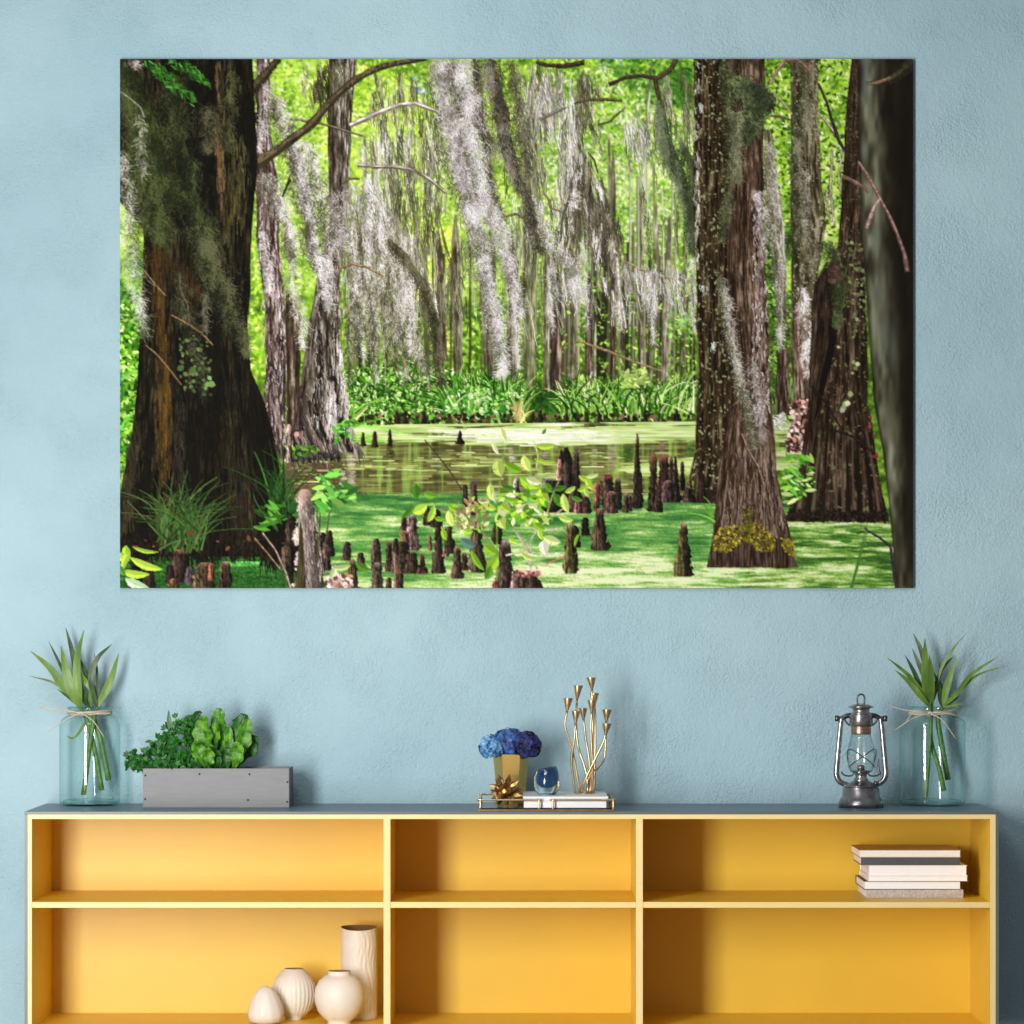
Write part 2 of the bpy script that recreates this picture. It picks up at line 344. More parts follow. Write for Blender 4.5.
    trunk([(300, 60), (256, 62), (254, 62)], [(275, 60), (274, 62), (274, 62)], MA)
    trunk([(256, 59), (256, 130), (256, 160), (257, 235), (264, 300), (265, 360), (264, 400), (280, 458)], [(271, 59), (270, 130), (276, 175), (279, 235), (285, 300), (287, 360), (285, 400), (284, 458)], MA, lit=.85, off=3, amb=.5, contrast=1.2)
    trunk([(285, 290), (285, 320), (286, 380), (285, 440)], [(290, 290), (300, 315), (300, 360), (298, 440)], Bw, off=5, amb=.4)
    trunk([(330, 59), (328, 120), (330, 220), (316, 280), (306, 340), (300, 390), (297, 430), (290, 456)], [(357, 59), (352, 120), (348, 200), (340, 280), (341, 340), (344, 390), (350, 430), (362, 452)], MB_, lit=.8, off=9, amb=.5, contrast=1.15)
    # roots of the second tree
    for pts, wds, c in [([(306, 392), (304, 420), (316, 444), (326, 458)], [8, 9, 8, 6], (104, 92, 82)), ([(312, 400), (318, 428), (330, 446), (342, 456)], [9, 9, 8, 5], (84, 72, 64)), ([(324, 380), (326, 410), (334, 432), (338, 440)], [7, 8, 7, 4], (150, 138, 132)), ([(340, 396), (346, 420), (354, 440), (361, 452)], [5, 6, 7, 6], (140, 128, 116)), ([(300, 430), (298, 448), (294, 456)], [10, 10, 8], (70, 60, 54))]:
        q = along(pts, np.linspace(0, 1, 14)); ww = np.interp(np.linspace(0, 1, 14), np.linspace(0, 1, len(wds)), wds)
        ribbons(q[None], ww[None], A(c), shade=lambda v_: .75-.5*v_)
        hang(q[rng.integers(0, 14, 40)]+rng.standard_normal((40, 2))*A([2, 3]), 12, [(40, 32, 26), (170, 158, 150), (92, 82, 74)], fw=.6, lean=.25)
    for pts, wds in [([(320, 330), (322, 370), (314, 400), (320, 425), (330, 444)], [3, 4, 5, 4, 2]), ([(333, 370), (338, 400), (341, 428), (348, 446)], [3, 4, 5, 3])]:
        q = along(pts, np.linspace(0, 1, 14)); ribbons(q[None], np.interp(np.linspace(0, 1, 14), np.linspace(0, 1, len(wds)), wds)[None], A((28, 20, 16)))
    hang(sample([(258, 200), (284, 200), (286, 440), (268, 440)], 240), 9, [(214, 200, 200), (60, 44, 42), (160, 140, 138), (240, 232, 234), (98, 70, 66)], fw=.8)
    hang(sample([(320, 230), (342, 230), (344, 420), (310, 420)], 300), 10, [(178, 172, 160), (50, 42, 34), (134, 128, 112), (214, 208, 200)], fw=.8)
    hang(sample([(336, 340), (342, 340), (352, 430), (346, 430)], 70), 14, [(226, 214, 214), (190, 178, 174)], fw=1)
    hang(sample([(326, 378), (334, 378), (338, 430), (328, 430)], 70), 12, [(226, 218, 216), (190, 178, 174)], fw=1)
    hang(sample([(284, 446), (300, 450), (338, 452), (340, 456), (300, 459), (284, 457)], 260), 5, [(34, 28, 26), (52, 44, 40), (24, 20, 18), (76, 66, 70)], fw=1.1)
    leaves(sample([(290, 446), (318, 444), (320, 456), (292, 458)], 60), 4, [(60, 112, 30), (110, 160, 50), (90, 84, 80)])
    knee(289, 424, 462, 5, 9, (176, 146, 140), tip=(210, 170, 166))
    for x, y in [(297, 434), (301, 436)]: leaves(A([(x, y)]*3), 4, [(214, 160, 160)], aspect=.9)
    # reed tuft at its foot
    blades(A([(352, 420)]*9)+rng.standard_normal((9, 2))*3, 26, 1.8, [(120, 196, 60), (190, 228, 120), (84, 150, 40)], lean=.9, bend=.7)
    blades(A([(356, 440)]*6)+rng.standard_normal((6, 2))*3, 24, 1.8, [(120, 196, 60), (170, 226, 90)], lean=1.3, bend=.3)
    leaves(sample([(332, 424), (350, 420), (354, 436), (336, 442)], 40), 6, [(60, 140, 50), (120, 190, 70)], aspect=.3)
    knee(390, 429, 446, 2.5, 6, (36, 28, 20)); knee(375, 431, 447, 3, 8, (40, 30, 22)); knee(363, 432, 446, 3, 6, (44, 32, 24)); knee(460, 430, 444, 3, 11, (36, 28, 18), tip=(130, 150, 60))

    # ------------------------------------------------------------------ boughs and hanging moss
    Wm = [(206, 198, 196), (176, 170, 162), (228, 222, 224), (148, 142, 128)]
    Gy = [(132, 130, 104), (104, 104, 74), (158, 156, 134), (84, 86, 54)]
    Dk = [(60, 58, 38), (44, 44, 26), (82, 80, 58)]
    Lt = [(236, 230, 234), (220, 212, 216), (246, 242, 246)]
    # soft curtains between the trunks
    for (x0, x1, y0, y1, n, L, cols) in [(372, 425, 66, 110, 30, 40, Gy), (425, 445, 60, 190, 26, 46, Gy), (500, 560, 60, 170, 30, 46, Gy), (545, 575, 60, 120, 34, 50, Wm), (520, 545, 60, 100, 26, 44, Wm),
                                         (360, 425, 120, 150, 30, 54, Wm), (362, 440, 120, 220, 36, 46, Gy), (380, 440, 175, 240, 44, 46, Gy), (655, 694, 60, 120, 30, 40, Gy), (575, 600, 70, 130, 26, 36, Gy), (558, 572, 130, 200, 14, 44, Wm), (625, 650, 100, 150, 20, 40, Wm), (470, 560, 190, 240, 30, 40, Wm), (505, 560, 200, 290, 34, 46, Gy),
                                         (300, 350, 60, 80, 18, 26, Gy), (315, 330, 60, 90, 16, 30, Dk), (600, 690, 180, 240, 14, 36, Gy), (440, 470, 230, 300, 16, 44, Gy), (560, 692, 262, 290, 30, 34, Wm)]:
        curtain([(x0, y0), (x1, y0), (x1, y1), (x0, y1)], n, L, cols)
    # curtain below the forked bough
    curtain([(344, 176), (372, 172), (420, 240), (420, 280), (345, 280)], 120, 50, Wm, lean=.10, hw=3, per=14)
    curtain([(345, 190), (420, 230), (430, 320), (345, 320)], 90, 50, Gy, lean=.06, hw=3, per=12)
    for (x, y0, y1, hw) in [(349, 180, 300, 4), (366, 176, 330, 5), (358, 250, 360, 3), (377, 185, 300, 4), (387, 215, 290, 4), (398, 230, 320, 4), (405, 235, 350, 4), (410, 260, 355, 3), (396, 280, 350, 3), (352, 240, 330, 3), (371, 300, 380, 3), (425, 350, 388, 2), (418, 330, 370, 2)]:
        moss([(x, y0, hw), (x+3, (y0+y1)/2, hw*1.1), (x+6, y1, .8)], int((y1-y0)*hw*.8), Wm, lit=Lt, dark=Gy, flen=6, curl=.35, fw=.7)
    for (x, y0, y1, hw) in [(372, 290, 360, 4), (384, 290, 350, 5), (392, 310, 368, 5), (355, 290, 350, 5), (402, 320, 380, 5), (347, 300, 380, 3)]:
        moss([(x, y0, hw), (x+2, (y0+y1)/2, hw), (x+3, y1, .8)], int((y1-y0)*hw*.7), Gy, dark=Dk, lit=Wm, flen=7, curl=.3, fw=.7)
    # small boughs
    limb([(279, 119), (300, 120), (322, 124), (345, 131), (366, 137)], [2, 2.4, 2.2, 1.2], (150, 140, 116), (70, 60, 44))
    limb([(350, 126), (366, 119), (384, 111), (400, 105), (416, 104), (434, 111), (446, 116)], [5, 5, 4.5, 4, 3], (232, 224, 214), (130, 120, 100))
    limb([(358, 165), (374, 167), (392, 167), (412, 170), (428, 178), (446, 193)], [4, 3.6, 3.4, 3.2, 2.8], (206, 196, 186), (104, 96, 78))
    limb([(342, 184), (350, 179), (360, 179)], [2.6, 2], (120, 104, 84), (70, 58, 44))
    limb([(409, 165), (418, 172), (427, 180)], [2, 2], (150, 140, 116), (84, 76, 56))
    limb([(340, 268), (352, 264), (366, 267), (384, 276)], [2.4, 2.6, 1.6], (190, 168, 130), (96, 78, 52))
    limb([(536, 63), (548, 66), (562, 67), (584, 63)], [3, 4, 5], (70, 58, 46), (44, 34, 26))
    limb([(609, 85), (616, 82), (626, 78), (640, 76), (656, 79)], [4, 3.6, 3.6, 4], (74, 60, 44), (52, 40, 28))
    limb([(655, 80), (662, 76), (671, 70), (676, 60)], [5, 5, 5], (88, 72, 54), (60, 46, 32))
    limb([(655, 80), (657, 92), (661, 106)], [4, 3.5, 3], (78, 64, 46), (48, 38, 26))
    limb([(574, 104), (590, 100), (606, 100), (622, 101)], [1.6, 3, 2.6], (96, 84, 64), (58, 50, 34))
    limb([(598, 125), (610, 122), (618, 114), (625, 108)], [1.4, 1.8, 1], (90, 84, 54), (60, 60, 34))
    limb([(540, 120), (552, 114), (566, 108)], [4, 3.4, 2], (140, 134, 124), (96, 92, 78))
    limb([(500, 218), (516, 214), (530, 222), (536, 226)], [2, 2, 2], (120, 106, 84), (78, 66, 48))
    limb([(542, 191), (549, 200), (550, 208), (562, 212)], [1.6, 1.6, 1.6], (150, 130, 104), (90, 76, 54))
    limb([(588, 153), (594, 160), (598, 174)], [1.4, 1.6, 1.2], (90, 74, 54), (60, 48, 34))
    limb([(622, 166), (634, 170), (630, 176)], [1.4, 1.4], (220, 210, 200), (150, 140, 120))
    # long dark tress hanging at middle left
    moss([(388, 238, 4), (402, 254, 6), (420, 280, 7), (432, 315, 6), (438, 350, 4), (441, 380, 1)], 1100, [(80, 78, 54), (60, 60, 38), (104, 100, 74)], dark=[(42, 42, 24)], lit=[(122, 118, 92)], flen=7, curl=.4, fw=.7, body=(70, 68, 46))
    moss([(424, 300, 3), (428, 340, 3), (428, 372, 1)], 260, [(92, 92, 60), (70, 70, 44)], flen=6, curl=.4, fw=.7)
    # tresses under the boughs at centre
    moss([(489, 59, 9), (500, 110, 11), (508, 150, 10), (517, 180, 8), (530, 215, 4), (540, 250, 3)], 2100, [(92, 90, 74), (70, 68, 50), (128, 122, 108)], dark=[(42, 42, 26), (56, 54, 38)], lit=[(160, 152, 144), (120, 114, 100)], flen=6, curl=.9, fw=.6, side=-1, body=(74, 72, 54))
    moss([(510, 59, 5), (518, 100, 6), (524, 150, 5), (528, 175, 2)], 620, [(100, 98, 76), (76, 74, 54), (150, 146, 130)], dark=Dk, flen=6, curl=.8, fw=.6)
    moss([(474, 59, 7), (480, 110, 9), (487, 160, 7), (495, 200, 4), (503, 225, 2)], 1300, [(92, 92, 64), (74, 74, 50), (116, 114, 88)], dark=[(40, 40, 22), (52, 50, 32)], flen=6, curl=.8, fw=.6, body=(70, 68, 48))
    # the big pale tress in the middle
    moss([(448, 59, 19), (457, 100, 18), (464, 150, 19), (470, 195, 20), (476, 220, 19)], 4600, [(158, 148, 146), (134, 124, 118), (186, 178, 178), (104, 94, 84)], lit=[(214, 206, 210), (190, 182, 182), (234, 228, 232)], dark=[(74, 66, 54), (94, 86, 72), (60, 54, 42), (112, 116, 84)], flen=7, curl=1.0, fw=.7)
    moss([(440, 59, 10), (447, 110, 8), (455, 160, 8), (462, 190, 7)], 800, [(206, 198, 204), (230, 224, 230), (168, 158, 158)], flen=6, fw=.65)
    moss([(462, 59, 5), (469, 120, 6), (479, 170, 6), (490, 220, 6)], 700, Lt+[(186, 178, 178)], flen=6.5, fw=.7)
    moss([(472, 200, 11), (478, 240, 10), (484, 280, 8), (493, 312, 8), (500, 340, 7), (504, 365, 3), (500, 374, 1)], 1900, [(196, 188, 196), (160, 152, 152), (224, 218, 226)], lit=Lt, dark=[(112, 108, 96), (92, 90, 72)], flen=6.5, curl=1.2, fw=.7)
    moss([(490, 205, 9), (500, 240, 9), (507, 265, 7), (514, 285, 4), (522, 312, 3)], 1000, [(206, 198, 206), (168, 160, 160)], lit=Lt, dark=[(120, 116, 104)], flen=6.5, curl=1.2, fw=.7)
    moss([(514, 290, 3), (516, 330, 5), (518, 365, 2)], 300, [(214, 204, 200), (188, 176, 168)], lit=Lt, flen=5, curl=.4, fw=.7)
    # moss bundle at centre right
    curtain([(560, 120), (575, 120), (600, 180), (598, 220), (566, 220), (568, 180)], 44, 44, [(170, 166, 150), (130, 130, 104), (206, 202, 194)])
    for (x, y0, y1, hw, lean) in [(580, 148, 240, 4, -8), (586, 150, 255, 5, 2), (600, 175, 250, 6, 6), (574, 190, 250, 4, -2), (592, 190, 262, 4, 4), (610, 205, 262, 3, 4), (606, 215, 262, 3, -6)]:
        curtain([(x-hw*.5, y0), (x+hw*.5, y0), (x+lean*.5+hw, y0+(y1-y0)*.5), (x+lean*.5-hw, y0+(y1-y0)*.5)], int(hw*5), (y1-y0)*.55, [(94, 90, 72), (74, 70, 52), (126, 122, 100), (110, 106, 84), (62, 60, 42), (84, 80, 60), (142, 136, 116)], lean=lean/(y1-y0), hw=2.6, per=16)
        curtain([(x-hw, y0), (x-hw*.2, y0), (x-hw*.3+lean, y1-20), (x-hw+lean, y1-20)], 3, 26, [(176, 170, 162), (206, 200, 196)], lean=lean/(y1-y0), hw=1.4, per=9)
    moss([(576, 190, 3), (572, 205, 4), (577, 205, 2)], 60, Lt, flen=5, fw=.7)
    moss([(543, 220, 5), (548, 240, 8), (572, 262, 5), (574, 292, 2)], 480, [(206, 200, 204), (150, 146, 136)], lit=Lt, dark=Gy, flen=7, fw=.6)
    curtain([(622, 258), (692, 268), (692, 286), (622, 276)], 30, 30, Wm)
    for (x, y0, y1) in [(583, 240, 330), (617, 262, 328), (649, 270, 340), (691, 255, 300), (690, 300, 330), (548, 262, 330), (553, 260, 300), (576, 262, 300)]:
        moss([(x, y0, 2.4), (x+2, (y0+y1)/2, 2.6), (x+5, y1, .8)], int((y1-y0)*2.4), Wm, lit=Lt, flen=6, curl=.25, fw=.7)
    for (x0, y0, x1, y1) in [(611, 258, 626, 328)]:
        limb([(x0+6, y0), (x0+8, y0+30), (x1, y1)], [3, 3, 1.5], (236, 232, 226), (176, 168, 154))
    # grey-green tress beside the right trunk
    moss([(661, 100, 2), (663, 120, 6), (668, 145, 10), (674, 165, 10), (683, 190, 9), (690, 215, 6), (694, 250, 4)], 2300, [(86, 100, 66), (66, 80, 50), (112, 122, 90)], dark=[(48, 62, 36), (40, 50, 28)], lit=[(130, 136, 112), (104, 116, 86)], side=-1, flen=6, curl=.5, fw=.6, body=(80, 92, 62))
    moss([(680, 140, 2), (686, 155, 5), (692, 170, 6), (694, 230, 5)], 500, [(92, 106, 70), (70, 82, 52)], dark=[(48, 58, 34)], flen=6, curl=.4, fw=.6, body=(78, 90, 60))
    # tresses behind the left limb
    moss([(276, 96, 6), (283, 120, 12), (290, 150, 9)], 560, [(150, 140, 130), (190, 182, 180), (84, 74, 62)], lit=Lt, dark=[(60, 52, 40)], flen=6, fw=.7)
    moss([(265, 62, 8), (268, 95, 4)], 120, [(196, 186, 196), (120, 110, 110)], flen=5, fw=.7)
    moss([(268, 100, 4), (264, 130, 6), (260, 150, 4)], 240, [(170, 164, 150), (100, 96, 76)], lit=Lt, side=-1, flen=5, fw=.7)
    moss([(290, 140, 9), (298, 165, 10), (304, 190, 9), (310, 220, 9), (316, 255, 8), (320, 270, 3)], 1700, [(146, 140, 130), (176, 170, 164), (108, 104, 86)], lit=Lt, dark=[(74, 72, 52), (56, 54, 36)], flen=5.5, curl=.9, fw=.65, body=(110, 106, 88))
    moss([(306, 140, 6), (315, 170, 7), (322, 200, 8), (327, 235, 7), (330, 280, 4), (330, 308, 1)], 1400, [(150, 146, 132), (180, 174, 168), (104, 102, 80)], lit=Lt, dark=[(60, 60, 40), (76, 74, 54)], flen=5.5, curl=.9, fw=.65)
    moss([(264, 172, 10), (270, 190, 14), (280, 200, 12), (288, 225, 7), (292, 260, 6)], 1100, [(170, 162, 156), (134, 128, 112), (200, 192, 192)], lit=Lt, dark=[(92, 88, 68)], flen=6, curl=.5, fw=.7)
    moss([(262, 230, 4), (266, 262, 5), (270, 290, 3)], 320, [(206, 194, 194), (160, 146, 142)], lit=Lt, flen=5, curl=.5, fw=.7)
    moss([(292, 260, 6), (294, 290, 8), (300, 320, 7), (303, 345, 2)], 420, [(190, 184, 180), (226, 222, 224)], dark=[(150, 160, 110)], flen=6, curl=.5, fw=.7)
    moss([(320, 255, 6), (324, 280, 4), (328, 306, 1.5)], 260, Lt, flen=5, fw=.6)
    moss([(338, 190, 8), (336, 220, 8), (340, 250, 6)], 500, [(150, 142, 136), (110, 104, 90), (76, 66, 54)], lit=Wm, flen=6, fw=.7)
    # the heavy left limb
    limb([(256, 165), (264, 160), (280, 149), (296, 137), (308, 128), (316, 120), (326, 107), (340, 93), (354, 81), (372, 71), (390, 65), (426, 59)], [13, 10, 8.6, 8.4, 8.6, 7.6, 7.4, 7, 6.6, 6, 5.4, 4.6], (104, 92, 66), (50, 42, 26))
    hang(along([(262, 158), (296, 134), (316, 117), (340, 90), (372, 68), (400, 61)], rng.random(150))+rng.standard_normal((150, 2))*.9, 2.6, [(134, 120, 92), (70, 60, 40), (40, 34, 20)], fw=.6, lean=-.6)
    limb([(279, 59), (270, 70), (260, 82), (250, 92)], [7, 8, 10, 12], (78, 68, 46), (46, 38, 22))
    limb([(263, 88), (276, 97), (288, 106)], [1.8, 1.4], (226, 214, 206), (130, 116, 100))
    limb([(290, 180), (284, 194), (283, 197)], [2.6, 1.6], (40, 32, 22), (40, 32, 22))

    # ------------------------------------------------------------------ right-hand trees, back to front
    leaves(sample([(760, 59), (870, 59), (870, 240), (760, 240)], 2300), 4, [(150, 206, 50), (196, 232, 110), (110, 166, 36), (70, 116, 24), (228, 246, 180), (52, 86, 20)])
    img[:, :] = np.where(((XX > 757) & (XX < 815) & (YY > 235) & (YY < 425))[..., None], ramp(np.clip(g2*.5+g1*.5, 0, 1), [(0, (22, 42, 10)), (.5, (70, 104, 34)), (1, (150, 196, 76))]), img)
    leaves(sample([(762, 255), (812, 255), (812, 420), (762, 420)], 700), 4, [(120, 190, 50), (66, 116, 28), (170, 220, 90), (36, 64, 16), (90, 90, 56)])
    leaves(sample([(774, 262), (794, 262), (792, 290), (776, 286)], 130), 5, [(196, 240, 90), (160, 220, 60)])
    blades(sample([(780, 395), (796, 395), (796, 412), (780, 412)], 40), 18, 2, [(60, 150, 50), (110, 196, 80), (26, 90, 36)])
    poly([(760, 420), (815, 420), (815, 470), (760, 470)], np.where((tw > .35)[..., None], weed*.92, wat))
    trunk([(776, 350), (774, 415)], [(788, 350), (790, 415)], Bw, off=21, amb=.6)
    # trunk with the sunlit edge
    trunk([(763, 130), (764, 180), (768, 230), (776, 300), (780, 345)], [(772, 130), (778, 180), (784, 230), (786, 300), (783, 345)], G, off=22, amb=.8)
    moss([(766, 140, 6), (772, 180, 9), (776, 230, 9), (778, 280, 5), (780, 345, 1.5)], 900, [(168, 158, 152), (130, 124, 108), (206, 198, 198)], lit=Lt, dark=[(96, 96, 66)], flen=6, curl=.4, fw=.7)
    trunk([(792, 240), (791, 330), (793, 400), (790, 430), (785, 452)], [(808, 240), (811, 330), (811, 400), (808, 430), (806, 452)], [(0, (50, 36, 26)), (.4, (108, 88, 70)), (.7, (160, 140, 122)), (1, (226, 206, 200))], off=23, amb=.55, contrast=1.3)
    leaves(sample([(789, 400), (808, 400), (805, 452), (786, 452)], 160), 4, [(226, 180, 170), (90, 50, 44), (150, 104, 92), (240, 214, 206), (60, 34, 30)], aspect=.7)
    leaves(sample([(773, 414), (786, 414), (784, 428), (774, 430)], 90), 4, [(206, 206, 200), (160, 160, 146), (230, 232, 226)], aspect=.2)
    # furry double trunk
    trunk([(789, 59), (790, 90), (791, 150), (791, 230), (792, 290), (800, 330)], [(818, 59), (818, 120), (822, 180), (826, 225), (816, 285), (811, 330)], [(0, (34, 32, 16)), (.4, (78, 72, 48)), (.7, (116, 106, 80)), (1, (176, 164, 144))], off=24, amb=.5, spots=[(0, (150, 160, 110)), (1, (196, 190, 180))], spot_t=.9)
    moss([(800, 62, 12), (808, 90, 11), (804, 120, 7), (796, 150, 6), (798, 190, 6), (800, 240, 10), (812, 270, 12)], 1700, [(88, 92, 58), (66, 70, 40), (122, 124, 92)], dark=[(46, 50, 26)], lit=[(150, 146, 124)], flen=5, curl=.6, fw=.6)
    moss([(806, 170, 4), (807, 200, 5), (805, 225, 4)], 150, [(190, 184, 180), (140, 134, 122)], flen=4, fw=.6)
    moss([(800, 285, 4), (804, 310, 5), (807, 340, 4.5), (809, 370, 3)], 700, [(226, 214, 210), (196, 182, 176), (244, 238, 238)], lit=[(252, 248, 248)], dark=[(130, 112, 98)], flen=7, curl=.35, fw=.8)
    # twiggy snag
    for pts, wd in [([(820, 115), (832, 130), (842, 148)], 3), ([(842, 150), (838, 180), (842, 200)], 3), ([(832, 150), (830, 190), (834, 225)], 3), ([(826, 190), (828, 215), (832, 222)], 3)]:
        limb(pts, [wd*.6, wd*.8, wd*.5], (216, 200, 190), (110, 92, 80))
    # big buttressed trunk
    R4 = [(0, (18, 12, 7)), (.3, (42, 31, 21)), (.6, (66, 50, 37)), (.85, (90, 72, 57)), (1, (122, 104, 86))]
    trunk([(850, 59), (846, 120), (841, 200), (838, 245), (826, 275), (812, 300), (810, 350), (808, 400), (802, 450), (792, 500), (786, 521)], [(866, 59), (866, 200), (864, 260), (867, 330), (868, 400), (876, 450), (882, 490), (888, 523)], R4, lit=.5, falloff=.55, amb=.35, off=25, spots=[(0, (96, 100, 56)), (1, (132, 128, 90))], spot_t=.93)
    # second stem and the dark crack between
    trunk([(826, 262), (814, 285), (811, 330), (810, 400), (804, 450), (794, 500), (788, 521)], [(828, 262), (832, 290), (832, 330), (822, 390), (816, 450), (812, 500), (808, 521)], R4, lit=.3, falloff=.6, amb=.3, off=26)
    q = along([(830, 318), (832, 345), (824, 375), (818, 405), (814, 420)], np.linspace(0, 1, 16)); ribbons(q[None], np.interp(np.linspace(0, 1, 16), [0, .3, .7, 1], [3, 7, 6, 1])[None], A((18, 13, 9)))
    for xt, xb, ww, c in [(816, 806, 5, (30, 24, 16)), (828, 822, 4, (34, 26, 18)), (836, 836, 3, (84, 70, 56)), (846, 848, 5, (28, 20, 14)), (842, 843, 3, (92, 76, 62)), (856, 860, 6, (26, 18, 12)), (852, 853, 2, (88, 72, 58)), (863, 872, 5, (24, 16, 10)), (820, 812, 3, (96, 84, 66)), (866, 880, 3, (96, 78, 64))]:
        q = along([(xt, 430), ((xt+xb)/2, 470), (xb, 522)], np.linspace(0, 1, 12)); ribbons(q[None], np.linspace(.6, ww, 12)[None], A(c))
    hang(sample([(788, 508), (886, 510), (888, 520), (786, 518)], 420), 3, [(30, 22, 16), (46, 36, 28), (20, 15, 10)], fw=1.3)
    moss([(826, 240, 9), (834, 262, 12), (838, 290, 8), (836, 325, 4)], 900, [(80, 92, 58), (58, 70, 42), (104, 116, 78)], dark=[(44, 52, 28)], flen=5, curl=.8, fw=.6)
    leaves(sample([(828, 266), (838, 262), (840, 280), (830, 282)], 60), 4, [(60, 42, 36), (90, 70, 60)], aspect=.8)
    leaves(sample([(846, 240), (866, 240), (866, 340), (850, 340)], 90), 2.6, [(120, 126, 84), (90, 96, 60)], aspect=.9)
    leaves(A([(853, 362), (855, 368), (852, 373), (857, 364), (838, 347), (843, 408), (845, 404), (842, 410), (850, 394), (847, 403)]), 5, [(166, 178, 124), (150, 164, 108), (184, 192, 150)], aspect=.9)
    limb([(811, 386), (825, 402), (840, 427)], [1.6, 1.4], (40, 30, 24), (24, 18, 14)); limb([(834, 430), (852, 436), (876, 455)], [1.8, 1.6], (44, 36, 30), (22, 16, 14))
    leaves(sample([(786, 455), (812, 455), (816, 490), (784, 505)], 70), 9, [(96, 176, 50), (160, 220, 80), (60, 130, 40), (206, 240, 150)], ang=.3, spread=.9, aspect=.3)
    leaves(sample([(862, 400), (872, 400), (884, 470), (880, 480)], 10), 5, [(110, 160, 40), (150, 60, 50)])
    # dark-barked tree, half hidden
    R1 = [(0, (16, 11, 5)), (.3, (40, 30, 16)), (.6, (62, 47, 28)), (.85, (86, 70, 46)), (1, (130, 118, 88))]
    trunk([(694, 59), (694, 130), (693, 200), (697, 260), (697, 330), (696, 400), (694, 450), (688, 478), (681, 500)], [(730, 59), (730, 230), (734, 400), (734, 503)], R1, lit=.4, falloff=.6, amb=.42, off=27, spots=[(0, (116, 120, 70)), (.6, (150, 156, 104)), (1, (214, 212, 200))], spot_t=.87, contrast=1.25)
    hang(sample([(694, 60), (699, 60), (699, 260), (694, 260)], 60), 9, [(176, 176, 164), (206, 206, 200), (120, 116, 90)], fw=1.2)
    for x, y in [(713, 345), (703, 286), (698, 205), (700, 105)]: hang(A([(x, y)]*6)+rng.standard_normal((6, 2)), 8, [(206, 214, 206)], fw=1.1)
    poly([(682, 497), (694, 490), (734, 488), (730, 504), (684, 502)], (40, 30, 22))
    knee(699, 462, 500, 6, 14, (60, 46, 38)); knee(690, 478, 502, 5, 12, (74, 58, 50)); knee(693, 480, 494, 3, 6, (92, 110, 40)); knee(716, 484, 503, 6, 14, (54, 42, 36))
    # front trunk with flared foot
    R2 = [(0, (30, 20, 12)), (.3, (60, 44, 31)), (.55, (86, 66, 50)), (.8, (112, 90, 74)), (1, (156, 136, 122))]
    trunk([(727, 59), (728, 150), (727, 230), (727, 300), (732, 360), (728, 410), (720, 460), (716, 500), (712, 535), (707, 567)], [(765, 59), (763, 150), (763, 230), (766, 300), (769, 360), (772, 410), (776, 470), (784, 510), (792, 545), (798, 569)], R2, lit=.62, falloff=.62, amb=.48, off=28, contrast=1.2)
    for xt, yt, xb, ww, c in [(736, 470, 727, 2, (158, 134, 120)), (742, 440, 738, 2, (60, 44, 34)), (750, 420, 754, 3, (58, 42, 30)), (758, 430, 770, 2.4, (64, 48, 38)), (764, 450, 780, 2, (166, 146, 134)), (768, 470, 788, 2.4, (60, 44, 36)), (728, 470, 716, 2, (150, 128, 112)), (747, 500, 747, 3.4, (44, 32, 24)), (764, 500, 768, 2.6, (48, 34, 26)), (776, 490, 792, 2, (158, 138, 126))]:
        q = along([(xt, yt), (xt*.6+xb*.4, (yt+560)/2), (xb, 560)], np.linspace(0, 1, 12)); ribbons(q[None], np.linspace(.5, ww, 12)[None], A(c))
    hang(sample([(752, 190), (765, 190), (770, 420), (752, 420)], 420), 6, [(196, 180, 180), (150, 132, 130), (222, 212, 214), (96, 70, 60)], fw=.8)
    hang(sample([(728, 470), (740, 440), (760, 440), (782, 500), (788, 545), (716, 545)], 420), 16, [(128, 106, 94), (60, 45, 35), (102, 82, 68), (150, 130, 120), (44, 32, 24)], fw=.8)
    limb([(742, 434), (748, 450), (758, 466), (765, 488)], [1.8, 1.8], (166, 146, 120), (92, 74, 56))
    poly([(709, 555), (716, 540), (740, 536), (780, 538), (792, 552), (798, 567), (780, 568), (752, 565), (707, 567)], ramp(streakN, [(0, (26, 17, 12)), (.5, (62, 46, 36)), (1, (112, 92, 80))]))
    leaves(sample([(712, 540), (720, 528), (740, 524), (744, 540), (728, 552), (713, 550)], 520), 2.1, [(164, 146, 40), (120, 110, 28), (196, 178, 70), (84, 78, 20)]+[(60, 52, 24), (98, 84, 40)], aspect=.6)
    leaves(sample([(744, 520), (760, 524), (776, 538), (774, 552), (756, 550), (748, 540)], 520), 2.1, [(156, 138, 36), (112, 104, 26), (186, 166, 60), (74, 70, 18)]+[(60, 52, 24), (98, 84, 40)], aspect=.6)
    leaves(sample([(780, 536), (792, 540), (796, 556), (784, 552)], 70), 3, [(150, 134, 40), (104, 98, 30)], aspect=.6)
    leaves(sample([(742, 505), (752, 508), (752, 545), (744, 545)], 70), 3, [(84, 84, 20), (60, 58, 16), (120, 112, 30)], aspect=.6)
    blades(A([(713, 520)]*5)+rng.standard_normal((5, 2))*2, 15, 2, [(130, 200, 70)], lean=-.5)
    # moss sleeve and the blurred clump on the front trunk
    moss([(727, 60, 5), (729, 120, 7), (730, 170, 8), (727, 200, 4), (722, 240, 3)], 1200, [(96, 102, 70), (70, 78, 48), (124, 128, 98)], dark=[(52, 58, 34)], flen=5, curl=.9, fw=.6)
    moss([(734, 76, 6), (744, 86, 13), (752, 98, 15), (756, 110, 10), (748, 124, 8), (742, 140, 5)], 1500, [(80, 88, 58), (66, 76, 46), (98, 104, 72)], dark=[(48, 58, 36)], flen=6, fw=1.2)
